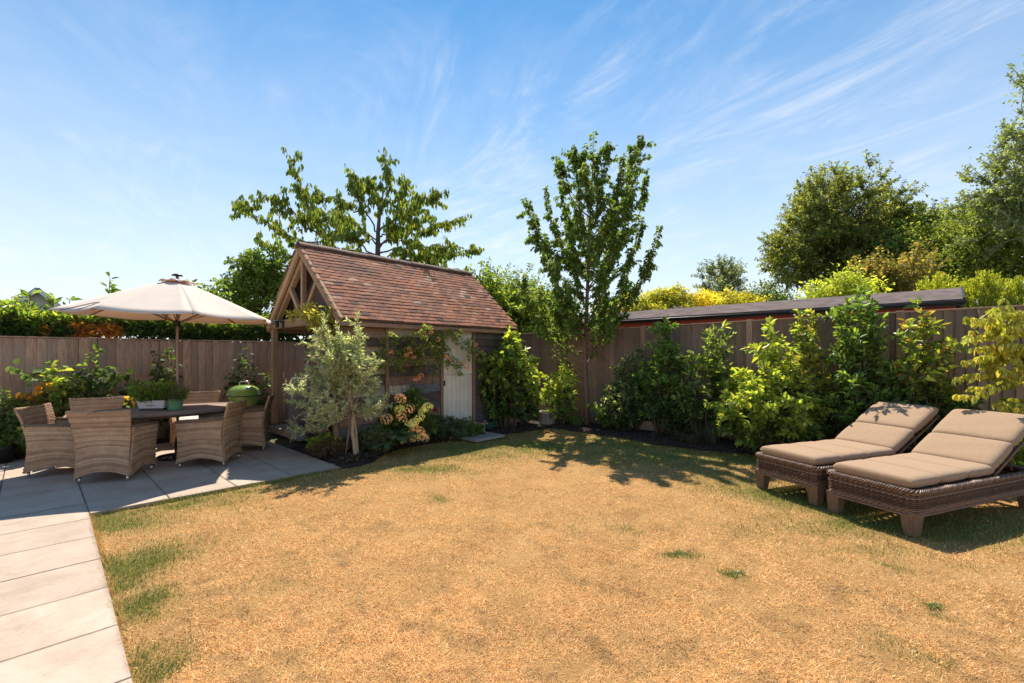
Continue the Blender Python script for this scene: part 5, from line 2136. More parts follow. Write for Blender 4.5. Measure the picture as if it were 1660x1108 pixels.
def tufty(name, p, n, h, r, cols, label, wd=.006, droop=.5, cat='plant', leaf='leaf_soft'):
    """strap leaves arching out of one crown"""
    p = Vector(p)
    root = plant_root(name, p, label, cat)
    mb = []
    fs = []
    cl = []
    o = 0
    for i in range(n):
        a = RNG.random() * 2 * math.pi
        ln = h * (.6 + .6 * RNG.random())
        sp = r * (.3 + .9 * RNG.random())
        c, s = math.cos(a), math.sin(a)
        b0 = RNG.normal(size=2) * r * .18
        col = pal(1, cols)[0]
        K = 6
        for j in range(K):
            t = j / (K - 1)
            rr_ = sp * t ** 1.3
            z = ln * (t - droop * t ** 2.5)
            w = wd * (1 - t ** 2) + .0008
            mb += [(b0[0] + c * rr_ - s * w, b0[1] + s * rr_ + c * w, z), (b0[0] + c * rr_ + s * w, b0[1] + s * rr_ - c * w, z)]
            cl += [col, col]
        for j in range(K - 1):
            fs.append((o + 2 * j, o + 2 * j + 1, o + 2 * j + 3, o + 2 * j + 2))
        o += 2 * K
    link('foliage', np_mesh('foliage', np.array(mb), np.array(fs), M[leaf], np.array(cl), smooth=True), root, kind='stuff')
    return root


tufty('daylily', fence_pt(932, 8.0), 40, .55, .28, G_MID, 'strap-leaved green plant at the foot of the tree', .016, .75)
tufty('dry_grass', fence_pt(1120, 7.78), 300, .34, .34, [(.13, .085, .05), (.20, .13, .08), (.09, .07, .045), (.12, .14, .07)], 'brown dried grassy clump at the bed edge', .0035, .7)
tufty('lavender', fence_pt(1152, 7.95), 170, .40, .25, [(.11, .13, .085), (.15, .16, .11), (.09, .11, .06)], 'grey-green lavender clump behind the dried grass', .004, .25)
tufty('sedge', fence_pt(1062, 7.85), 120, .22, .25, [(.10, .075, .045), (.15, .11, .06)], 'small withered brown tuft near the tree shadow', .003, .8)

for (u, v, lab) in [(1102, 899, 'small green clover tuft alone in the dry lawn, the one nearer the loungers\' shadow'), (1197, 931, 'small green weed tuft in the dry lawn, nearest the camera of the pair'), (1512, 983, 'tiny green weed in the dry lawn in front of the near lounger')]:
    tufty('weed', gp(u, v, -.01), 40, .03, .075, [(.09, .13, .03), (.14, .17, .045), (.20, .20, .06)], lab, .003, .75, 'weed')
# stone pot, timber edging, garden tray
sp_ = empty('stone_pot', gp(889, 691, .03) + Vector((.0, .25, 0)), 0, 'round weathered stone pot with dead twigs by the fence', 'pot')
MB().lathe([(0, 0), (.16, 0), (.185, .05), (.20, .24), (.215, .25), (.215, .29), (.195, .29), (.185, .22), (0, .22)], 26).obj('pot', 'pot_stone', sp_)
tw_ = MB()
for i in range(22):
    a = RNG.random() * 6.28
    tw_.tube([(math.cos(a) * .08, math.sin(a) * .08, .2), (math.cos(a) * .17, math.sin(a) * .17, .38), (math.cos(a) * .30, math.sin(a) * .30, .40 + .2 * RNG.random())], [.004, .003, .001], 4)
tw_.obj('twigs', 'bark_pale', sp_)
eg = MB().beam(fence_pt(1024, 8.42, .13), fence_pt(1092, 8.42, .13), .05, .22, ch=.006).obj('sleeper', 'board_tan')
tag(eg, 'pale timber sleeper lying along the foot of the right fence', 'sleeper')
gt = empty('garden_tray', gp(797, 697, .02) + Vector((0, .05, 0)), R(50), 'small dark green plastic crate on the ground by the shed door', 'crate')
for z in (.03, .09, .15):
    for y in (-.10, .10):
        MB().box((0, y, z), (.30, .012, .035)).obj('slat', 'green_plastic', gt)
for x in (-.14, .14):
    MB().box((x, 0, .085), (.02, .19, .17)).obj('end_panel', 'green_plastic', gt)
MB().box((0, 0, .008), (.28, .19, .012)).obj('base', 'green_plastic', gt)

# --- shed front: climbing rose, hydrangea, acanthus, catmint


def shed_pt(x, z, out=.10):
    """a point in front of the shed's front wall"""
    return Vector(G(SB0 + x, SA0 + YF - out, z))


def flower_mesh(name, n, r, cols, L=.028):
    pl = Plant()
    d = rnd(n)
    d[:, 2] = np.abs(d[:, 2]) * 1.0 - .25
    d = unit(d)
    t = unit(np.cross(d, rnd(n)))
    pl.leaves(d * r * np.array([1, 1, .8]), t + d * .25, d, L, L * .8, pal(n, cols, .12))
    return pl.foliage_mesh(name, 'petal', 4)


def wall_u(u):
    """x along the shed front that the camera sees at photo column u"""
    k = (u - 830) / FPX
    Y = (SA0 + YF - .1) / (-SB * k + CB)
    b_, a_ = toab(k * Y, Y)
    return b_ - SB0, Y


x0, Y0 = wall_u(668)
rr0 = plant_root('climbing_rose', shed_pt(x0, .06), 'climbing rose on the shed wall, its spray arching across the white door', 'rose')
pl = Plant()
stem0 = np.array(shed_pt(x0, .06))
targets = [(655, 545), (690, 540), (640, 555), (705, 560), (670, 535), (630, 575), (700, 585), (720, 590), (745, 610), (735, 548), (760, 565), (775, 590), (690, 560), (660, 560), (612, 560), (625, 545), (715, 540), (672, 570), (655, 570), (685, 575), (602, 585)]
for (u, v) in targets:
    x_, Yw = wall_u(u)
    e = np.array(shed_pt(x_, zat(v, Yw), .16 + .14 * RNG.random()))
    if u > 718:
        mid = np.array(shed_pt(wall_u(705)[0], zat(min(v, 560) - 18, Yw), .18))
        b_ = np.concatenate([pl.path(stem0 + np.array([0, 0, 1.2]), mid, (0, 0, 0), .02, 6), pl.path(mid, e, (0, 0, .06), .015, 8)[1:]])
    else:
        b_ = pl.path(stem0, e, (0, 0, 0), .025, 10)
    pl.limb(b_, .007, .002, 5)
    t0 = .78 if u < 718 else .45
    pl.dress(b_, 95, .05, G_MID + G_LIME[:1] + [(.22, .27, .08)], .62, t0, 1, .9, .4, .2, off=.02)
    for k in range(6):
        j = RNG.integers(int(len(b_) * .8), len(b_))
        d = unit(rnd(1)[0] + np.array(-D1) * .3 + np.array([0, 0, .2]))
        t2 = pl.path(b_[j], b_[j] + d * (.10 + .12 * RNG.random()), (0, 0, .02), .03, 5)
        pl.limb(t2, .003, .001, 4)
        pl.dress(t2, 150, .046, G_MID + G_LIME[:1] + [(.40, .28, .13)], .62, .1, 1, .9, .4, .2, off=.008)
pl.build(rr0, 'leaf_soft', 'bark', 4)
rose_me = flower_mesh('flower', 26, .032, [(.62, .24, .11), (.70, .36, .20), (.66, .42, .30)], .032)
for (u, v) in [(655, 572), (660, 580), (648, 576), (652, 566), (668, 612), (662, 615), (672, 608), (718, 583), (712, 578), (742, 588), (745, 596), (700, 552), (688, 540), (676, 545), (623, 572), (770, 572), (760, 560)]:
    x_, Yw = wall_u(u)
    w = shed_pt(x_, zat(v, Yw), .30)
    link('flower', rose_me, rr0, Vector(w) - rr0.location, (random.random(), random.random(), random.random() * 6))

hp = Vector(G(4.38, 6.60, .04))
hy = shrub('hydrangea', hp, .92, .48, .26, 'hydrangea with fading orange and yellow-green flower heads before the shed wall', 'hydrangea', stems=18, L=.10, W=.62, low=G_DARK, high=G_MID, per_m=50, twigs=5, tw=.2, z0=.4, base=.4, droop=.3)
hm1 = flower_mesh('flower_head', 80, .088, [(.88, .52, .26), (.86, .60, .34), (.90, .70, .46)], .038)
hm2 = flower_mesh('flower_head', 80, .078, [(.74, .70, .30), (.82, .76, .42), (.66, .66, .26)], .036)
for (u, v, m) in [(649, 647, 1), (663, 663, 1), (651, 678, 1), (672, 685, 2), (681, 678, 2), (687, 667, 2), (671, 697, 1), (680, 700, 1), (656, 713, 2), (673, 711, 2), (686, 711, 1), (632, 712, 2), (627, 680, 1), (694, 660, 2), (664, 690, 2), (648, 664, 2)]:
    Yh = hp.y - .30 + RNG.normal() * .06
    link('flower_head', hm1 if m == 1 else hm2, hy, at(u, v, Yh) - hy.location, (random.random() * .6, random.random() * .6, random.random() * 6), kind=None)

ac = plant_root('acanthus', gp(628, 733, .05) + Vector((-.02, .12, 0)), 'acanthus with large blue-green lobed leaves right of the olive stem', 'plant')


def lobed_leaf(L, W, lobes=6):
    vs, fs = [], []
    n = lobes * 2 + 1
    for i in range(n):
        t = i / (n - 1)
        w = W * math.sin(math.pi * min(1, t * .92 + .08)) ** .8 * (1.0 if i % 2 else .50)
        z = .35 * L * t - .42 * L * t * t
        vs += [(L * t, 0, z), (L * t + (.05 * L if i % 2 else 0), w, z + .10 * w), (L * t + (.05 * L if i % 2 else 0), -w, z + .10 * w)]
    for i in range(n - 1):
        o = i * 3
        fs += [(o, o + 3, o + 4, o + 1), (o, o + 2, o + 5, o + 3)]
    return np.array(vs), np.array(fs)


V_, F_ = lobed_leaf(.46, .13)
acm = [np_mesh('leaf', V_, F_, M['leaf_soft'], np.tile(c, (len(V_), 1))) for c in ((.10, .16, .085), (.13, .19, .11), (.075, .125, .06))]
for i in range(26):
    a = i * 2.4
    el = -.75 + .55 * (i / 26)
    link('leaf', acm[i % 3], ac, (math.cos(a) * .05, math.sin(a) * .05, .08 + .16 * random.random()), (random.uniform(-.2, .2), el + .35, a)).scale = (.75 + .4 * random.random(),) * 3
shrub('catmint', Vector(G(5.15, 6.52, .03)), .36, .50, .22, 'low grey-green catmint in front of the shed door corner', 'plant', stems=22, L=.036, W=.5, low=[(.06, .10, .05), (.09, .13, .07)], high=[(.12, .17, .09), (.16, .20, .10)], leaf='leaf_soft', per_m=190, twigs=8, tw=.2, z0=.5, base=.5, shape=4)
gn = shrub('geranium', Vector(G(5.62, 6.42, .03)), .26, .32, .2, 'low geranium with pink flowers beside the door step', 'plant', stems=14, L=.042, W=.8, low=G_MID, high=[(.14, .19, .07)], leaf='leaf_soft', per_m=130, twigs=6, tw=.18, z0=.5, base=.5, shape=4)
pkm = flower_mesh('flower', 10, .014, [(.62, .26, .42), (.68, .36, .50)], .022)
for i in range(18):
    link('flower', pkm, gn, (RNG.normal() * .22, RNG.normal() * .14, .20 + .10 * RNG.random()))
shrub('strawberry_plant', Vector(G(3.85, 6.62, .03)), .34, .34, .22, 'low mixed greenery under the shed wall left of the hydrangea', 'plant', stems=14, L=.06, W=.6, low=G_DARK, high=G_MID, leaf='leaf_soft', per_m=90, twigs=5, tw=.2, z0=.5, base=.5)
rd_ = shrub('valerian', Vector(G(5.06, 6.72, .03)), .55, .16, .12, 'small plant with dark red flowers left of the white door', 'plant', stems=8, L=.05, W=.45, low=G_DARK, high=G_MID, leaf='leaf_soft', per_m=90, twigs=3, tw=.15, z0=.6)
rdm = flower_mesh('flower', 18, .03, [(.28, .03, .06), (.36, .06, .10)], .026)
for i in range(6):
    link('flower', rdm, rd_, (RNG.normal() * .08, RNG.normal() * .06, .48 + .12 * RNG.random()))
# honeysuckle over the porch beam
hs = plant_root('honeysuckle', G(3.28, 6.82, .1), 'yellowing honeysuckle scrambling over the porch beam', 'climber')
pl = Plant()
for i in range(9):
    b0 = np.array(G(3.22, 6.82, 1.3))
    y_ = 6.7 + 1.35 * RNG.random()
    e = np.array(G(3.10 - .12 * RNG.random(), y_, 2.16 + .16 * RNG.random() - .10 * (y_ - 6.7)))
    b_ = pl.path(b0, e, (0, 0, .25), .05, 9)
    pl.limb(b_, .006, .002, 4)
    pl.dress(b_, 70, .058, [(.38, .36, .06), (.46, .38, .08), (.24, .29, .05), (.46, .28, .06)], .58, .35, 1, .9, .4, .25)
    for k in range(4):
        j = RNG.integers(4, 9)
        t2 = pl.path(b_[j], b_[j] + rnd(1)[0] * .2, (0, 0, .02), .03, 5)
        pl.limb(t2, .003, .001, 4)
        pl.dress(t2, 90, .055, [(.38, .36, .06), (.46, .38, .08), (.22, .27, .05)], .58, .1, 1, .9, .4, .25)
pl.limb(pl.path(G(3.3, 6.76, .1), G(3.24, 6.8, 1.35), (0, 0, 0), .02, 8), .014, .008, 5)
pl.build(hs, 'leaf_soft', 'bark', 6)

# pots and low planting between terrace and porch slab
pb = gp(508, 700, .03)
for (u, v, r_, h_, mat_, lab) in [(505, 716, .085, .13, 'brown_ceramic', 'small dark brown glazed pot at the corner of the porch slab'),
                                  (520, 722, .09, .10, 'white_ceramic', 'small white bowl of pink flowers beside the brown pot')]:
    q_ = gp(u, v, .03)
    r_o = empty('flowerpot', q_, 0, lab, 'flowerpot', 'small pots by the porch slab')
    MB().lathe([(0, 0), (r_ * .75, 0), (r_, h_ * .9), (r_ * 1.05, h_), (r_ * .9, h_), (r_ * .85, h_ * .8), (0, h_ * .8)], 20).obj('pot', mat_, r_o)
    if 'pink' in lab:
        herbs(r_o, h_ * .8, .09, .09, .16, G_MID, 260, .03, .6, 14)
        for i in range(9):
            link('flower', pkm, r_o, (RNG.normal() * .07, RNG.normal() * .07, h_ + .10 + .08 * RNG.random()), None).scale = (1.7,) * 3
    else:
        herbs(r_o, h_ * .8, .08, .08, .12, G_DARK, 120, .035, .6, 8)
shrub('heather', gp(540, 743, .03) + Vector((-.1, .1, 0)), .24, .30, .22, 'low reddish brown mound of foliage at the terrace edge by the olive', 'plant', stems=18, L=.028, W=.45, low=[(.12, .055, .035), (.16, .08, .05)], high=[(.20, .11, .06), (.12, .13, .05)],
      leaf='leaf_soft', per_m=190, twigs=7, tw=.14, z0=.5, base=.5, shape=4)
shrub('sedum', gp(520, 738, .03) + Vector((0, .15, 0)), .30, .26, .2, 'yellow-green low plant beside the reddish mound', 'plant', stems=14, L=.045, W=.6, low=G_MID, high=G_LIME, leaf='leaf_soft', per_m=110, twigs=5, tw=.15, z0=.5, base=.5)
shrub('hosta', gp(552, 716, .03) + Vector((0, .1, 0)), .62, .36, .3, 'broad-leaved green plant behind the olive stem', 'plant', stems=16, L=.15, W=.5, low=G_DARK + G_MID, high=G_LIME[:1] + G_MID, leaf='leaf_soft', per_m=30, twigs=3, tw=.2, z0=.5, base=.4, droop=.6)
shrub('euphorbia', gp(600, 738, .04) + Vector((.05, .1, 0)), .42, .30, .22, 'fine grey-green clump at the right of the olive stem', 'plant', stems=18, L=.05, W=.28, low=[(.08, .12, .06), (.11, .14, .07)], high=[(.14, .18, .09)], leaf='leaf_soft', per_m=130, twigs=4, tw=.16, z0=.5, base=.5, shape=4)


# --- climbers on the back fence behind the table
def fence_climber(name, label, pts, a_, L, cols, n_tw, leaf='leaf_soft', W=.85, per=60, spread=.22, droop=.4, zmin=.05):
    """pts: (u, v) tips seen on the back fence"""
    us = [p[0] for p in pts]
    root = plant_root(name, back_pt(sum(us) / len(us), a_, .03), label, 'climber')
    pl = Plant()
    for (u, v, *pal_) in pts:
        cc = pal_[0] if pal_ else cols
        b0 = np.array(back_pt(u + RNG.normal() * 14, a_, .03))
        q = back_pt(u, a_ - .05 - .25 * RNG.random())
        e = np.array((q.x, q.y, max(zmin, zat(v, q.y))))
        b_ = pl.path(b0, e, (0, 0, 0), .03, 9)
        pl.limb(b_, .008, .003, 5)
        pl.dress(b_, per, L, cc, W, .25, 1, .9, .3, droop, off=.03)
        for k in range(n_tw):
            j = RNG.integers(2, 9)
            d = rnd(1)[0] * np.array([1, 1, .7]) - np.array(D1) * .3
            t2 = pl.path(b_[j], b_[j] + unit(d) * spread * (.5 + RNG.random()), (0, 0, .02), .04, 5)
            pl.limb(t2, .004, .0015, 4)
            pl.dress(t2, per * 1.2, L, cc, W, .1, 1, .9, .3, droop, off=.02)
    pl.build(root, leaf, 'bark', 6)
    return root


AUT = [(.62, .33, .04), (.55, .21, .04), (.45, .36, .05), (.28, .12, .04)]
BRM = [(.12, .19, .05), (.15, .22, .06), (.085, .14, .04)]
fence_climber('bramble', 'sprawling bramble with orange autumn leaves on the fence behind the chairs',
              [(75, 590, BRM), (95, 583, BRM + G_LIME), (115, 595, G_LIME + BRM), (70, 612, BRM), (60, 640, AUT), (66, 660, AUT), (80, 635, AUT), (112, 665, AUT), (92, 672, AUT + BRM), (85, 650, BRM + AUT), (105, 640, BRM), (125, 650, AUT), (100, 690, AUT + BRM), (70, 700, BRM), (52, 700, BRM + G_LIME), (115, 615, BRM), (90, 620, BRM)],
              10.05, .085, BRM, 5, per=44)
fence_climber('grape_vine', 'dark green vine clump right of the bramble below the parasol',
              [(140, 590, BRM), (155, 595, G_DARK), (170, 610, G_DARK + BRM), (185, 625, BRM), (205, 610, G_DARK), (150, 630, G_DARK), (165, 640, BRM), (195, 645, BRM + AUT), (130, 620, BRM), (178, 660, BRM), (212, 660, BRM)],
              10.05, .09, BRM, 5, per=44)
fence_climber('bramble', 'low dark bramble at the left picture edge', [(0, 650, G_DARK + BRM), (15, 645, BRM), (30, 650, BRM), (45, 655, G_DARK), (10, 680, G_DARK), (-15, 645, BRM), (35, 685, BRM)], 10.05, .09, BRM, 6)
fence_climber('ivy', 'ivy growing up the fence behind the parasol pole', [(262, 570, G_DARK), (272, 562, G_DARK), (255, 590, G_DARK), (282, 585, G_DARK), (268, 600, G_DARK), (250, 610, G_DARK), (285, 610, G_DARK)], 10.2, .075, G_DARK, 3, per=42, spread=.14)
fence_climber('ivy', 'dark ivy on the fence behind the green barbecue', [(385, 600, G_DARK), (395, 575, G_DARK), (378, 620, G_DARK), (405, 560, G_DARK), (415, 590, G_DARK), (425, 615, G_DARK), (365, 640, G_DARK), (412, 640, G_DARK), (430, 640, G_DARK), (350, 650, G_DARK)], 10.2, .07, G_DARK, 3, per=45, spread=.16)
for (u, r_, h_, lab) in [(4, .13, .24, 'small dark pot standing by the fence at the left picture edge')]:
    q_ = back_pt(u, 9.7, PATZ)
    o_p = empty('flowerpot', q_, 0, lab, 'flowerpot')
    MB().lathe([(0, 0), (r_ * .8, 0), (r_, h_ * .9), (r_ * 1.06, h_), (r_ * .9, h_), (0, h_ * .85)], 20).obj('pot', 'black_paint', o_p)
    herbs(o_p, h_ * .85, .10, .10, .2, G_MID, 160, .045, .6, 10)


# ================================================================== BEYOND THE FENCES
# laurel hedge behind the back fence
def hedge(name, label, b0, b1, a0, a1, ztop, n, L, dead=None, tops=G_LIME, front=G_DARK):
    root = plant_root(name, G((b0 + b1) / 2, (a0 + a1) / 2, 0), label, 'hedge')
    pl = Plant()
    bq = b0 + (b1 - b0) * RNG.random(n)
    face = RNG.random(n)
    zt = ztop(bq)
    lump = fbm(bq * 1.0, face * 0 + 3, 1.6) * .14
    fr = face < .72
    z = np.where(fr, 1.3 + (zt - 1.3) * RNG.random(n), zt - .14 * RNG.random(n) ** 2 + .10 * RNG.normal(size=n))
    aq = np.where(fr, a0 + .18 * RNG.random(n) ** 2 + .25 * (fbm(bq, z, 2.2) - .5), a0 + (a1 - a0) * RNG.random(n))
    z = z + lump * (z > zt - .35) - .12
    D = rnd(n) * .8 + np.array(-D1) * np.where(fr, .6, .1)[:, None] + np.array([0, 0, .25])
    N = np.array([0, 0, .6]) + rnd(n) * .6 + np.array(-D1) * .4
    young = (z > zt - .18) & (RNG.random(n) < .75)
    C = np.where(young[:, None], pal(n, tops + G_MID), pal(n, front + G_MID[:1]))
    X_, Y_ = bq * CB - aq * SB, bq * SB + aq * CB
    if dead is not None:
        dm = (fbm(bq, z, 3) > .47) & (abs(bq - dead[0]) < dead[1]) & (z < dead[2])
        C = np.where(dm[:, None], pal(n, [(.62, .30, .05), (.40, .20, .07), (.24, .14, .07), (.70, .38, .06)]), C)
    pl.leaves(np.stack([X_, Y_, z], -1), D, N, L * (1 + .25 * RNG.normal(size=n)).clip(.5, 1.6), L * .42, C)
    for i in range(26):
        x = b0 + (b1 - b0) * (i + .5) / 26
        pl.limb(pl.path(G(x, (a0 + a1) / 2, 0), G(x, (a0 + a1) / 2, float(ztop(np.array([x]))[0]) - .25), (0, 0, 0), .03, 6), .03, .01, 5)
    return root, pl


hr, pl = hedge('laurel_hedge', 'clipped glossy laurel hedge above the back fence, with a dead orange patch', -5.2, 5.6, 10.60, 11.9,
               lambda x: 2.20 + .05 * np.sin(x * 1.7) + .06 * (x < -.1) + .03 * x.clip(0, 5), 52000, .115, (.62, .5, 2.10))
for (u, v, l_) in [(180, 449, .35), (88, 480, .3), (113, 484, .16), (330, 462, .25), (372, 468, .3), (352, 455, .35), (312, 457, .2), (20, 480, .25), (50, 474, .25)]:
    q_ = back_pt(u, 11.2)
    e = np.array((q_.x, q_.y, zat(v, q_.y)))
    b_ = pl.path(e - np.array([.05, 0, l_ * 1.6]), e, (0, 0, 0), .02, 6)
    pl.limb(b_, .012, .004, 5)
    pl.dress(b_, 46, .13, G_MID + G_LIME[:1], .36, .1, 1, .9, .5, -.1)
pl.build(hr, 'leaf_glossy', 'bark', 6)

# bungalow far behind the hedge
hs_ = empty('house', (-31.5, 30.2, 0), R(47), 'distant bungalow gable with dark roof and pale bargeboards', 'house')
HW, HZE, HZR, HL = 5.2, 3.2, 5.95, 11
wl = MB()
wl.add([(-HW / 2, 0, 0), (HW / 2, 0, 0), (HW / 2, 0, HZE), (0, 0, HZR - .15), (-HW / 2, 0, HZE), (-HW / 2, HL, 0), (HW / 2, HL, 0), (HW / 2, HL, HZE), (0, HL, HZR - .15), (-HW / 2, HL, HZE)],
       [(0, 1, 2, 3, 4), (9, 8, 7, 6, 5), (1, 6, 7, 2), (5, 0, 4, 9)])
wl.obj('wall', 'cream_render', hs_)
rf = MB()
for s in (-1, 1):
    rf.beam((s * (HW / 2 + .3), HL / 2 - .15, HZE - .22), (s * .02, HL / 2 - .15, HZR), HL + .6, .14, ch=0)
rf.obj('roof', 'house_roof', hs_)
for s in (-1, 1):
    MB().beam((s * (HW / 2 + .3), -.48, HZE - .36), (s * .03, -.48, HZR - .12), .05, .22, ch=0).obj('bargeboard', 'white_paint', hs_)
wg = MB()
wg.beam((-HW / 2 - 9, 3.5, 4.9), (-HW / 2 + .4, 3.5, 4.9), 4, .14, ch=0)
wg.box((-HW / 2 - 4.5, 5, 2.4), (9, 4, 4.8))
wg.obj('wing', 'house_roof', hs_)
wn_ = MB().box((0, -.03, 3.6), (1.0, .06, .9)).obj('window', 'white_paint', hs_)
MB().box((0, -.07, 3.6), (.86, .02, .76)).obj('pane', 'black_paint', wn_)

# long outbuilding behind the right fence
ob = empty('outbuilding', G(11.0, 9.2, 0), TH - R(90), 'long low red outbuilding with grey felt roof behind the right fence', 'outbuilding')
OL, OW, OE, OR_ = 9.35, 2.5, 2.50, 2.83       # local x runs towards the viewer's right
MB().box((OL / 2, OW / 2, 1.22), (OL, OW - .16, 2.48)).obj('wall', 'red_boards', ob)
ge = MB()
for x in (OL + .001, 0.0):
    ge.add([(x, .12, 2.3), (x, OW - .12, 2.3), (x, OW / 2, OR_ - .10)], [(0, 1, 2) if x > 1 else (2, 1, 0)])
ge.obj('gable', 'red_boards', ob)
rf = MB()
for s in (0, 1):
    y0 = 0 if s == 0 else OW
    rf.beam((OL / 2, y0 - (.06 if s == 0 else -.06), OE), (OL / 2, OW / 2, OR_), OL + .2, .03, ch=0)
rf.obj('roof', 'felt_roof', ob)
MB().box((OL / 2, -.035, OE - .06), (OL + .2, .025, .085)).obj('fascia', 'black_paint', ob)
MB().tube([(-.1, -.085, OE - .045), (OL + .12, -.085, OE - .045)], .028, 8).obj('gutter', 'black_paint', ob)
for s in (-1, 1):
    MB().beam((OL + .10, OW / 2 + s * (OW / 2 + .05), OE - .02), (OL + .10, OW / 2 + s * .01, OR_ - .03), .03, .12, ch=0).obj('bargeboard', 'black_paint', ob)
brd = MB().box((0, 0, 0), (.012, .004, .9)).mesh('board', M['black_paint'])

# cherry behind the shed
chp = back_pt(612, 12.4, 0)
cY = chp.y
ct = plant_root('cherry_tree', chp, 'spreading cherry with drooping leaves behind the shed roof', 'tree')
pl = Plant()
tk = np.array([tuple(at(u, v, cY)) for u, v in ((612, 700), (611, 560), (612, 430), (613, 375), (616, 340), (622, 310))])
tk[0, 2] = -.1
pl.wood.tube([tuple(p) for p in tk], [.13, .11, .085, .06, .04, .02], 9)
cc = [(.11, .18, .03), (.14, .21, .04), (.20, .25, .045), (.09, .145, .03), (.26, .27, .05)]
dn = dict(out=.35, fwd=.3, droop=1.35, off=.025)
LIMBS = [([(612, 415), (545, 402), (470, 385), (412, 350), (386, 330)], .3), ([(540, 402), (508, 348), (484, 305), (474, 262)], .1), ([(545, 402), (505, 370), (468, 340), (428, 318), (398, 345)], -.7),
         ([(612, 430), (520, 424), (450, 402), (414, 390)], .9), ([(613, 378), (592, 345), (582, 312), (577, 287)], -.2), ([(592, 345), (548, 326), (500, 316)], .5), ([(614, 360), (625, 320), (631, 268)], .2),
         ([(613, 378), (655, 342), (685, 325), (704, 318)], -.4), ([(612, 398), (675, 378), (744, 357)], .3), ([(612, 412), (680, 398), (732, 394)], -.9), ([(612, 428), (695, 418), (772, 402)], .2), ([(612, 436), (690, 436), (752, 440)], .9),
         ([(618, 338), (605, 312), (598, 298)], .6), ([(640, 352), (655, 322), (662, 300)], .7), ([(612, 446), (510, 446), (440, 440), (400, 450)], -.4), ([(612, 415), (560, 372), (525, 352), (490, 350)], -1.0),
         ([(612, 395), (575, 360), (545, 345)], 1.2), ([(612, 405), (650, 372), (690, 355)], 1.3), ([(612, 425), (560, 410), (500, 408), (455, 372)], -.3), ([(612, 420), (660, 408), (720, 412)], 1.2), ([(612, 430), (560, 430), (480, 425)], 1.1),
         ([(545, 402), (520, 372), (508, 330)], .9), ([(613, 385), (640, 365), (665, 340)], -.9), ([(612, 400), (580, 385), (560, 380), (530, 395)], -1.3)]
for px_, dy in LIMBS:
    m_ = len(px_) - 1
    P_ = np.array([tuple(at(u, v, cY + dy * (i / m_ if px_[0][0] > 605 else .5 + .5 * i / m_))) for i, (u, v) in enumerate(px_)])
    tt = np.linspace(0, m_, 14)
    br = np.stack([np.interp(tt, np.arange(m_ + 1), P_[:, k]) for k in range(3)], -1)
    br[1:-1] = (br[:-2] + br[1:-1] * 2 + br[2:]) / 4
    br[1:] += RNG.normal(size=(13, 3)) * .055
    pl.limb(br, .028, .005, 6)
    pl.dress(br, 34, .12, cc, .36, .25, .9, **dn)
    pl.dress(br, 55, .12, cc, .36, .85, 1, **dn)
    for k in range(36):
        j = RNG.integers(3, 14)
        d = unit(rnd(1)[0] * np.array([1, 1, .75]) + unit(P_[-1] - P_[0]) * .7 + np.array([0, 0, .1]))
        t2 = pl.path(br[j], br[j] + d * (.15 + .38 * RNG.random()), (0, 0, 0), .04, 6)
        pl.limb(t2, .007, .002, 4)
        pl.dress(t2, 44, .145, cc, .36, .1, 1, **dn)
pl.build(ct, 'leaf_soft', 'bark', 6, 'trunk', 'crown')


def lobes(*ls):
    """(u, v, Y, half width px, half height px, depth m) -> centre, radii"""
    out = []
    for u, v, Y, ru, rv, d in ls:
        out.append((tuple(at(u, v, Y)), (px2w(ru, Y), d, px2w(rv, Y))))
    return out


def base_of(u, Y):
    return Vector(((u - 830) / FPX * Y, Y, 0))


T_OLV = [(.19, .22, .055), (.25, .26, .065), (.15, .185, .05)]
T_DRK = [(.07, .11, .04), (.09, .135, .045), (.12, .16, .055)]
far_tree('hazel', base_of(405, 12.4), lobes((418, 474, 12.4, 24, 26, .7), (440, 452, 12.6, 18, 28, .6), (388, 490, 12.2, 26, 14, .7)), G_MID + G_LIME[:1], 'bushy green tree between the parasol and the shed gable', 50, 60, .12, .5, .36, twig=1.0, trunk_r=.07)
far_tree('apple_tree', base_of(835, 14.5), lobes((800, 500, 14.2, 20, 24, 1.0), (832, 512, 14.6, 26, 22, 1.2), (860, 532, 14.3, 24, 18, 1.0), (790, 478, 14.6, 9, 16, .6)), G_MID + G_LIME[:2], 'leafy yellow-green tree at the right end of the shed roof', 110, 90, .10, .6, .5, twig=1.2, trunk_r=.08)
far_tree('holly_tree', base_of(868, 19), lobes((860, 500, 19, 42, 26, 1.6), (900, 510, 19, 30, 22, 1.5)), T_DRK, 'dark round tree behind the yellow-green tree and the young tree', 70, 130, .12, .6, .7, trunk_r=.12)
far_tree('smoke_bush', base_of(985, 20), lobes((984, 508, 20, 16, 10, .8),), [(.38, .17, .08), (.32, .20, .08), (.42, .26, .10)], 'small orange bush beside the young tree trunk, above the outbuilding roof', 24, 60, .10, .6, .35, trunk_r=.05)
far_tree('robinia', base_of(1050, 27), lobes((1040, 494, 27, 40, 20, 2), (1090, 486, 27, 36, 18, 2), (1065, 502, 26.5, 50, 12, 2), (1078, 478, 27, 18, 10, 1.2), (1015, 500, 27, 18, 10, 1.2)), G_YEL + [(.24, .27, .045)], 'broad yellow-green tree left of the golden one above the outbuilding', 120, 130, .13, .6, .50, flat=.45, trunk_r=.15, shell=.4)
far_tree('robinia', base_of(1140, 26.5), lobes((1138, 494, 26.5, 26, 17, 1.5),), [(.66, .50, .05), (.72, .54, .08), (.55, .45, .06)], 'golden yellow tree in the middle of the row above the outbuilding', 60, 120, .12, .6, .46, flat=.4, trunk_r=.12, shell=.4)
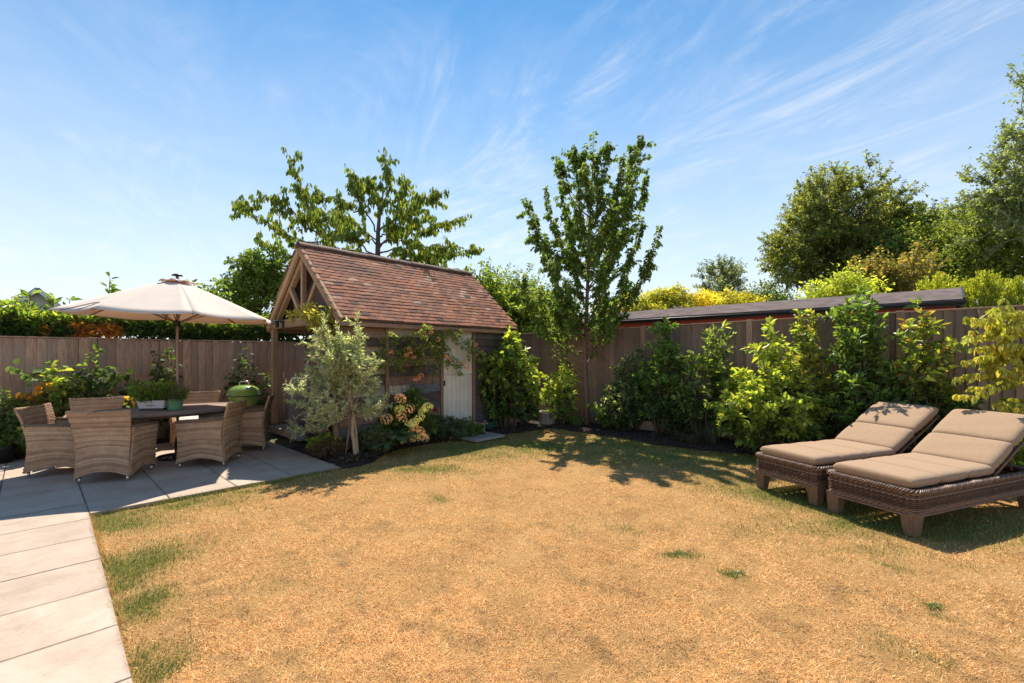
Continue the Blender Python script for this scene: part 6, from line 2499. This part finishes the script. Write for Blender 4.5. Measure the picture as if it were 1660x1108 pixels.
far_tree('robinia', base_of(1188, 27), lobes((1188, 490, 27, 38, 18, 1.8), (1215, 500, 27, 26, 10, 1.6)), G_YEL + [(.26, .24, .035)], 'yellow-green tree right of the golden one', 80, 120, .13, .6, .48, flat=.45, trunk_r=.12, shell=.4)
far_tree('pine_tree', base_of(1172, 32), lobes((1172, 462, 32, 24, 26, 1.2), (1172, 442, 32, 14, 14, .7)), [(.17, .21, .13), (.13, .17, .10), (.22, .25, .16)], 'small grey-green tree standing above the yellow trees', 46, 42, .15, .5, .6, twig=1.0, trunk_r=.12)
far_tree('hornbeam', base_of(1236, 38), lobes((1232, 490, 38, 38, 14, 2.5), (1262, 498, 38, 22, 8, 2)), T_DRK, 'low dark tree right of the yellow trees', 60, 110, .2, .6, .9, trunk_r=.2)
far_tree('yew', base_of(1002, 36), lobes((1002, 502, 36, 16, 14, 1.5),), T_DRK, 'dark distant tree left of the yellow trees', 30, 110, .18, .6, .8, trunk_r=.2)
far_tree('oak_tree', base_of(1372, 26), lobes((1372, 345, 26, 70, 64, 2.7), (1312, 378, 26, 44, 52, 2.0), (1436, 375, 25.5, 40, 42, 2.0), (1372, 420, 26, 70, 45, 2.6), (1292, 415, 26, 36, 36, 1.6), (1462, 358, 26, 22, 18, 1.3), (1275, 445, 26, 22, 14, 1.0)), T_OLV + T_DRK[2:],
         'large round oak-like tree with open dark branches above the outbuilding', 360, 46, .150, .55, .62, trunk_r=.34, fork=.30, shell=.45, twig=1.0)
far_tree('bright_shrub', base_of(1362, 15), lobes((1352, 470, 15, 26, 20, .8), (1385, 480, 15, 24, 14, .8), (1330, 484, 15, 16, 12, .6)), G_LIME + [(.30, .34, .06)], 'lime green bush just above the outbuilding roof under the large tree', 60, 100, .10, .6, .42, trunk_r=.06)
far_tree('cherry_plum', base_of(1440, 18), lobes((1452, 462, 18, 36, 28, 1.4), (1420, 470, 18, 24, 20, 1.2)), [(.22, .19, .05), (.17, .18, .045), (.28, .20, .07)], 'brownish bush between the lime bush and the lime conifers', 60, 90, .13, .6, .6, twig=.8, trunk_r=.1)
far_tree('maple_tree', base_of(1490, 23), lobes((1485, 410, 23, 50, 42, 2.0), (1528, 400, 23, 36, 40, 1.8), (1540, 430, 22, 50, 36, 1.8)), T_OLV + G_MID, 'bushy olive green tree to the right of the large tree', 130, 130, .18, .6, .8, twig=.6, trunk_r=.2)
far_tree('birch_tree', base_of(1700, 17), lobes((1640, 300, 17, 36, 44, 1.2), (1660, 370, 17, 44, 44, 1.3), (1604, 252, 17, 18, 12, .6), (1654, 150, 17, 12, 9, .5), (1658, 205, 17, 14, 10, .6), (1622, 345, 17, 24, 22, .8), (1690, 250, 17, 30, 50, 1.2), (1704, 190, 17, 20, 36, 1.0)), [(.14, .19, .06), (.18, .23, .085), (.11, .15, .05), (.24, .28, .13)],
         'tall airy birch cut by the right edge, reaching highest of all', 105, 42, .105, .65, .55, bark='bark_white', trunk_r=.16, fork=.45, twig=1.1, shell=.3)
far_tree('willow_shrub', base_of(1590, 20), lobes((1580, 400, 20, 50, 50, 1.6), (1640, 410, 20, 50, 40, 1.6), (1560, 425, 19, 30, 30, 1.3)), G_MID + T_OLV, 'leafy mid-green tree below the birch', 130, 120, .13, .55, .75, twig=.9, trunk_r=.15)
# lime conifer hedge: upright sprays
for (u, Y, w, v, lab) in [(1520, 13.6, 46, 440, 'lime green conifer bush nearest the outbuilding gable'), (1590, 13.2, 50, 436, 'lime green conifer bush in the middle of the three'), (1655, 13.0, 52, 446, 'lime green conifer bush at the right edge of the photo')]:
    pb_ = base_of(u, Y)
    r_ = plant_root('conifer', pb_, lab, 'conifer', 'lime conifers beyond the right fence')
    pl = Plant()
    ht = zat(v, Y)
    rx = px2w(w, Y)
    for i in range(240):
        a = RNG.random() * 6.283
        ro = RNG.random() ** .6
        zt = ht * (1 - .22 * ro ** 2) * (.88 + .12 * RNG.random())
        if RNG.random() < .5:
            zt = 1.6 + (zt - 1.6) * RNG.random()
        e = np.array([pb_.x + math.cos(a) * rx * ro, pb_.y + math.sin(a) * .8 * ro, zt])
        s0 = e - np.array([math.cos(a) * .22 * ro, math.sin(a) * .2 * ro, .5])
        b_ = pl.path(s0, e, (0, 0, 0), .02, 5)
        pl.limb(b_, .008, .002, 4)
        young = zt > ht * .78
        pl.dress(b_, 190, .07, [(.34, .38, .045), (.42, .44, .06), (.28, .33, .045)] if young else [(.12, .16, .03), (.17, .22, .04), (.22, .27, .045)], .22, 0, 1, .5, .9, 0, off=.02)
    pl.limb(pl.path(pb_, pb_ + Vector((0, 0, ht * .8)), (0, 0, 0), .01, 6), .08, .02, 6)
    pl.build(r_, 'leaf_far', 'bark', 4)
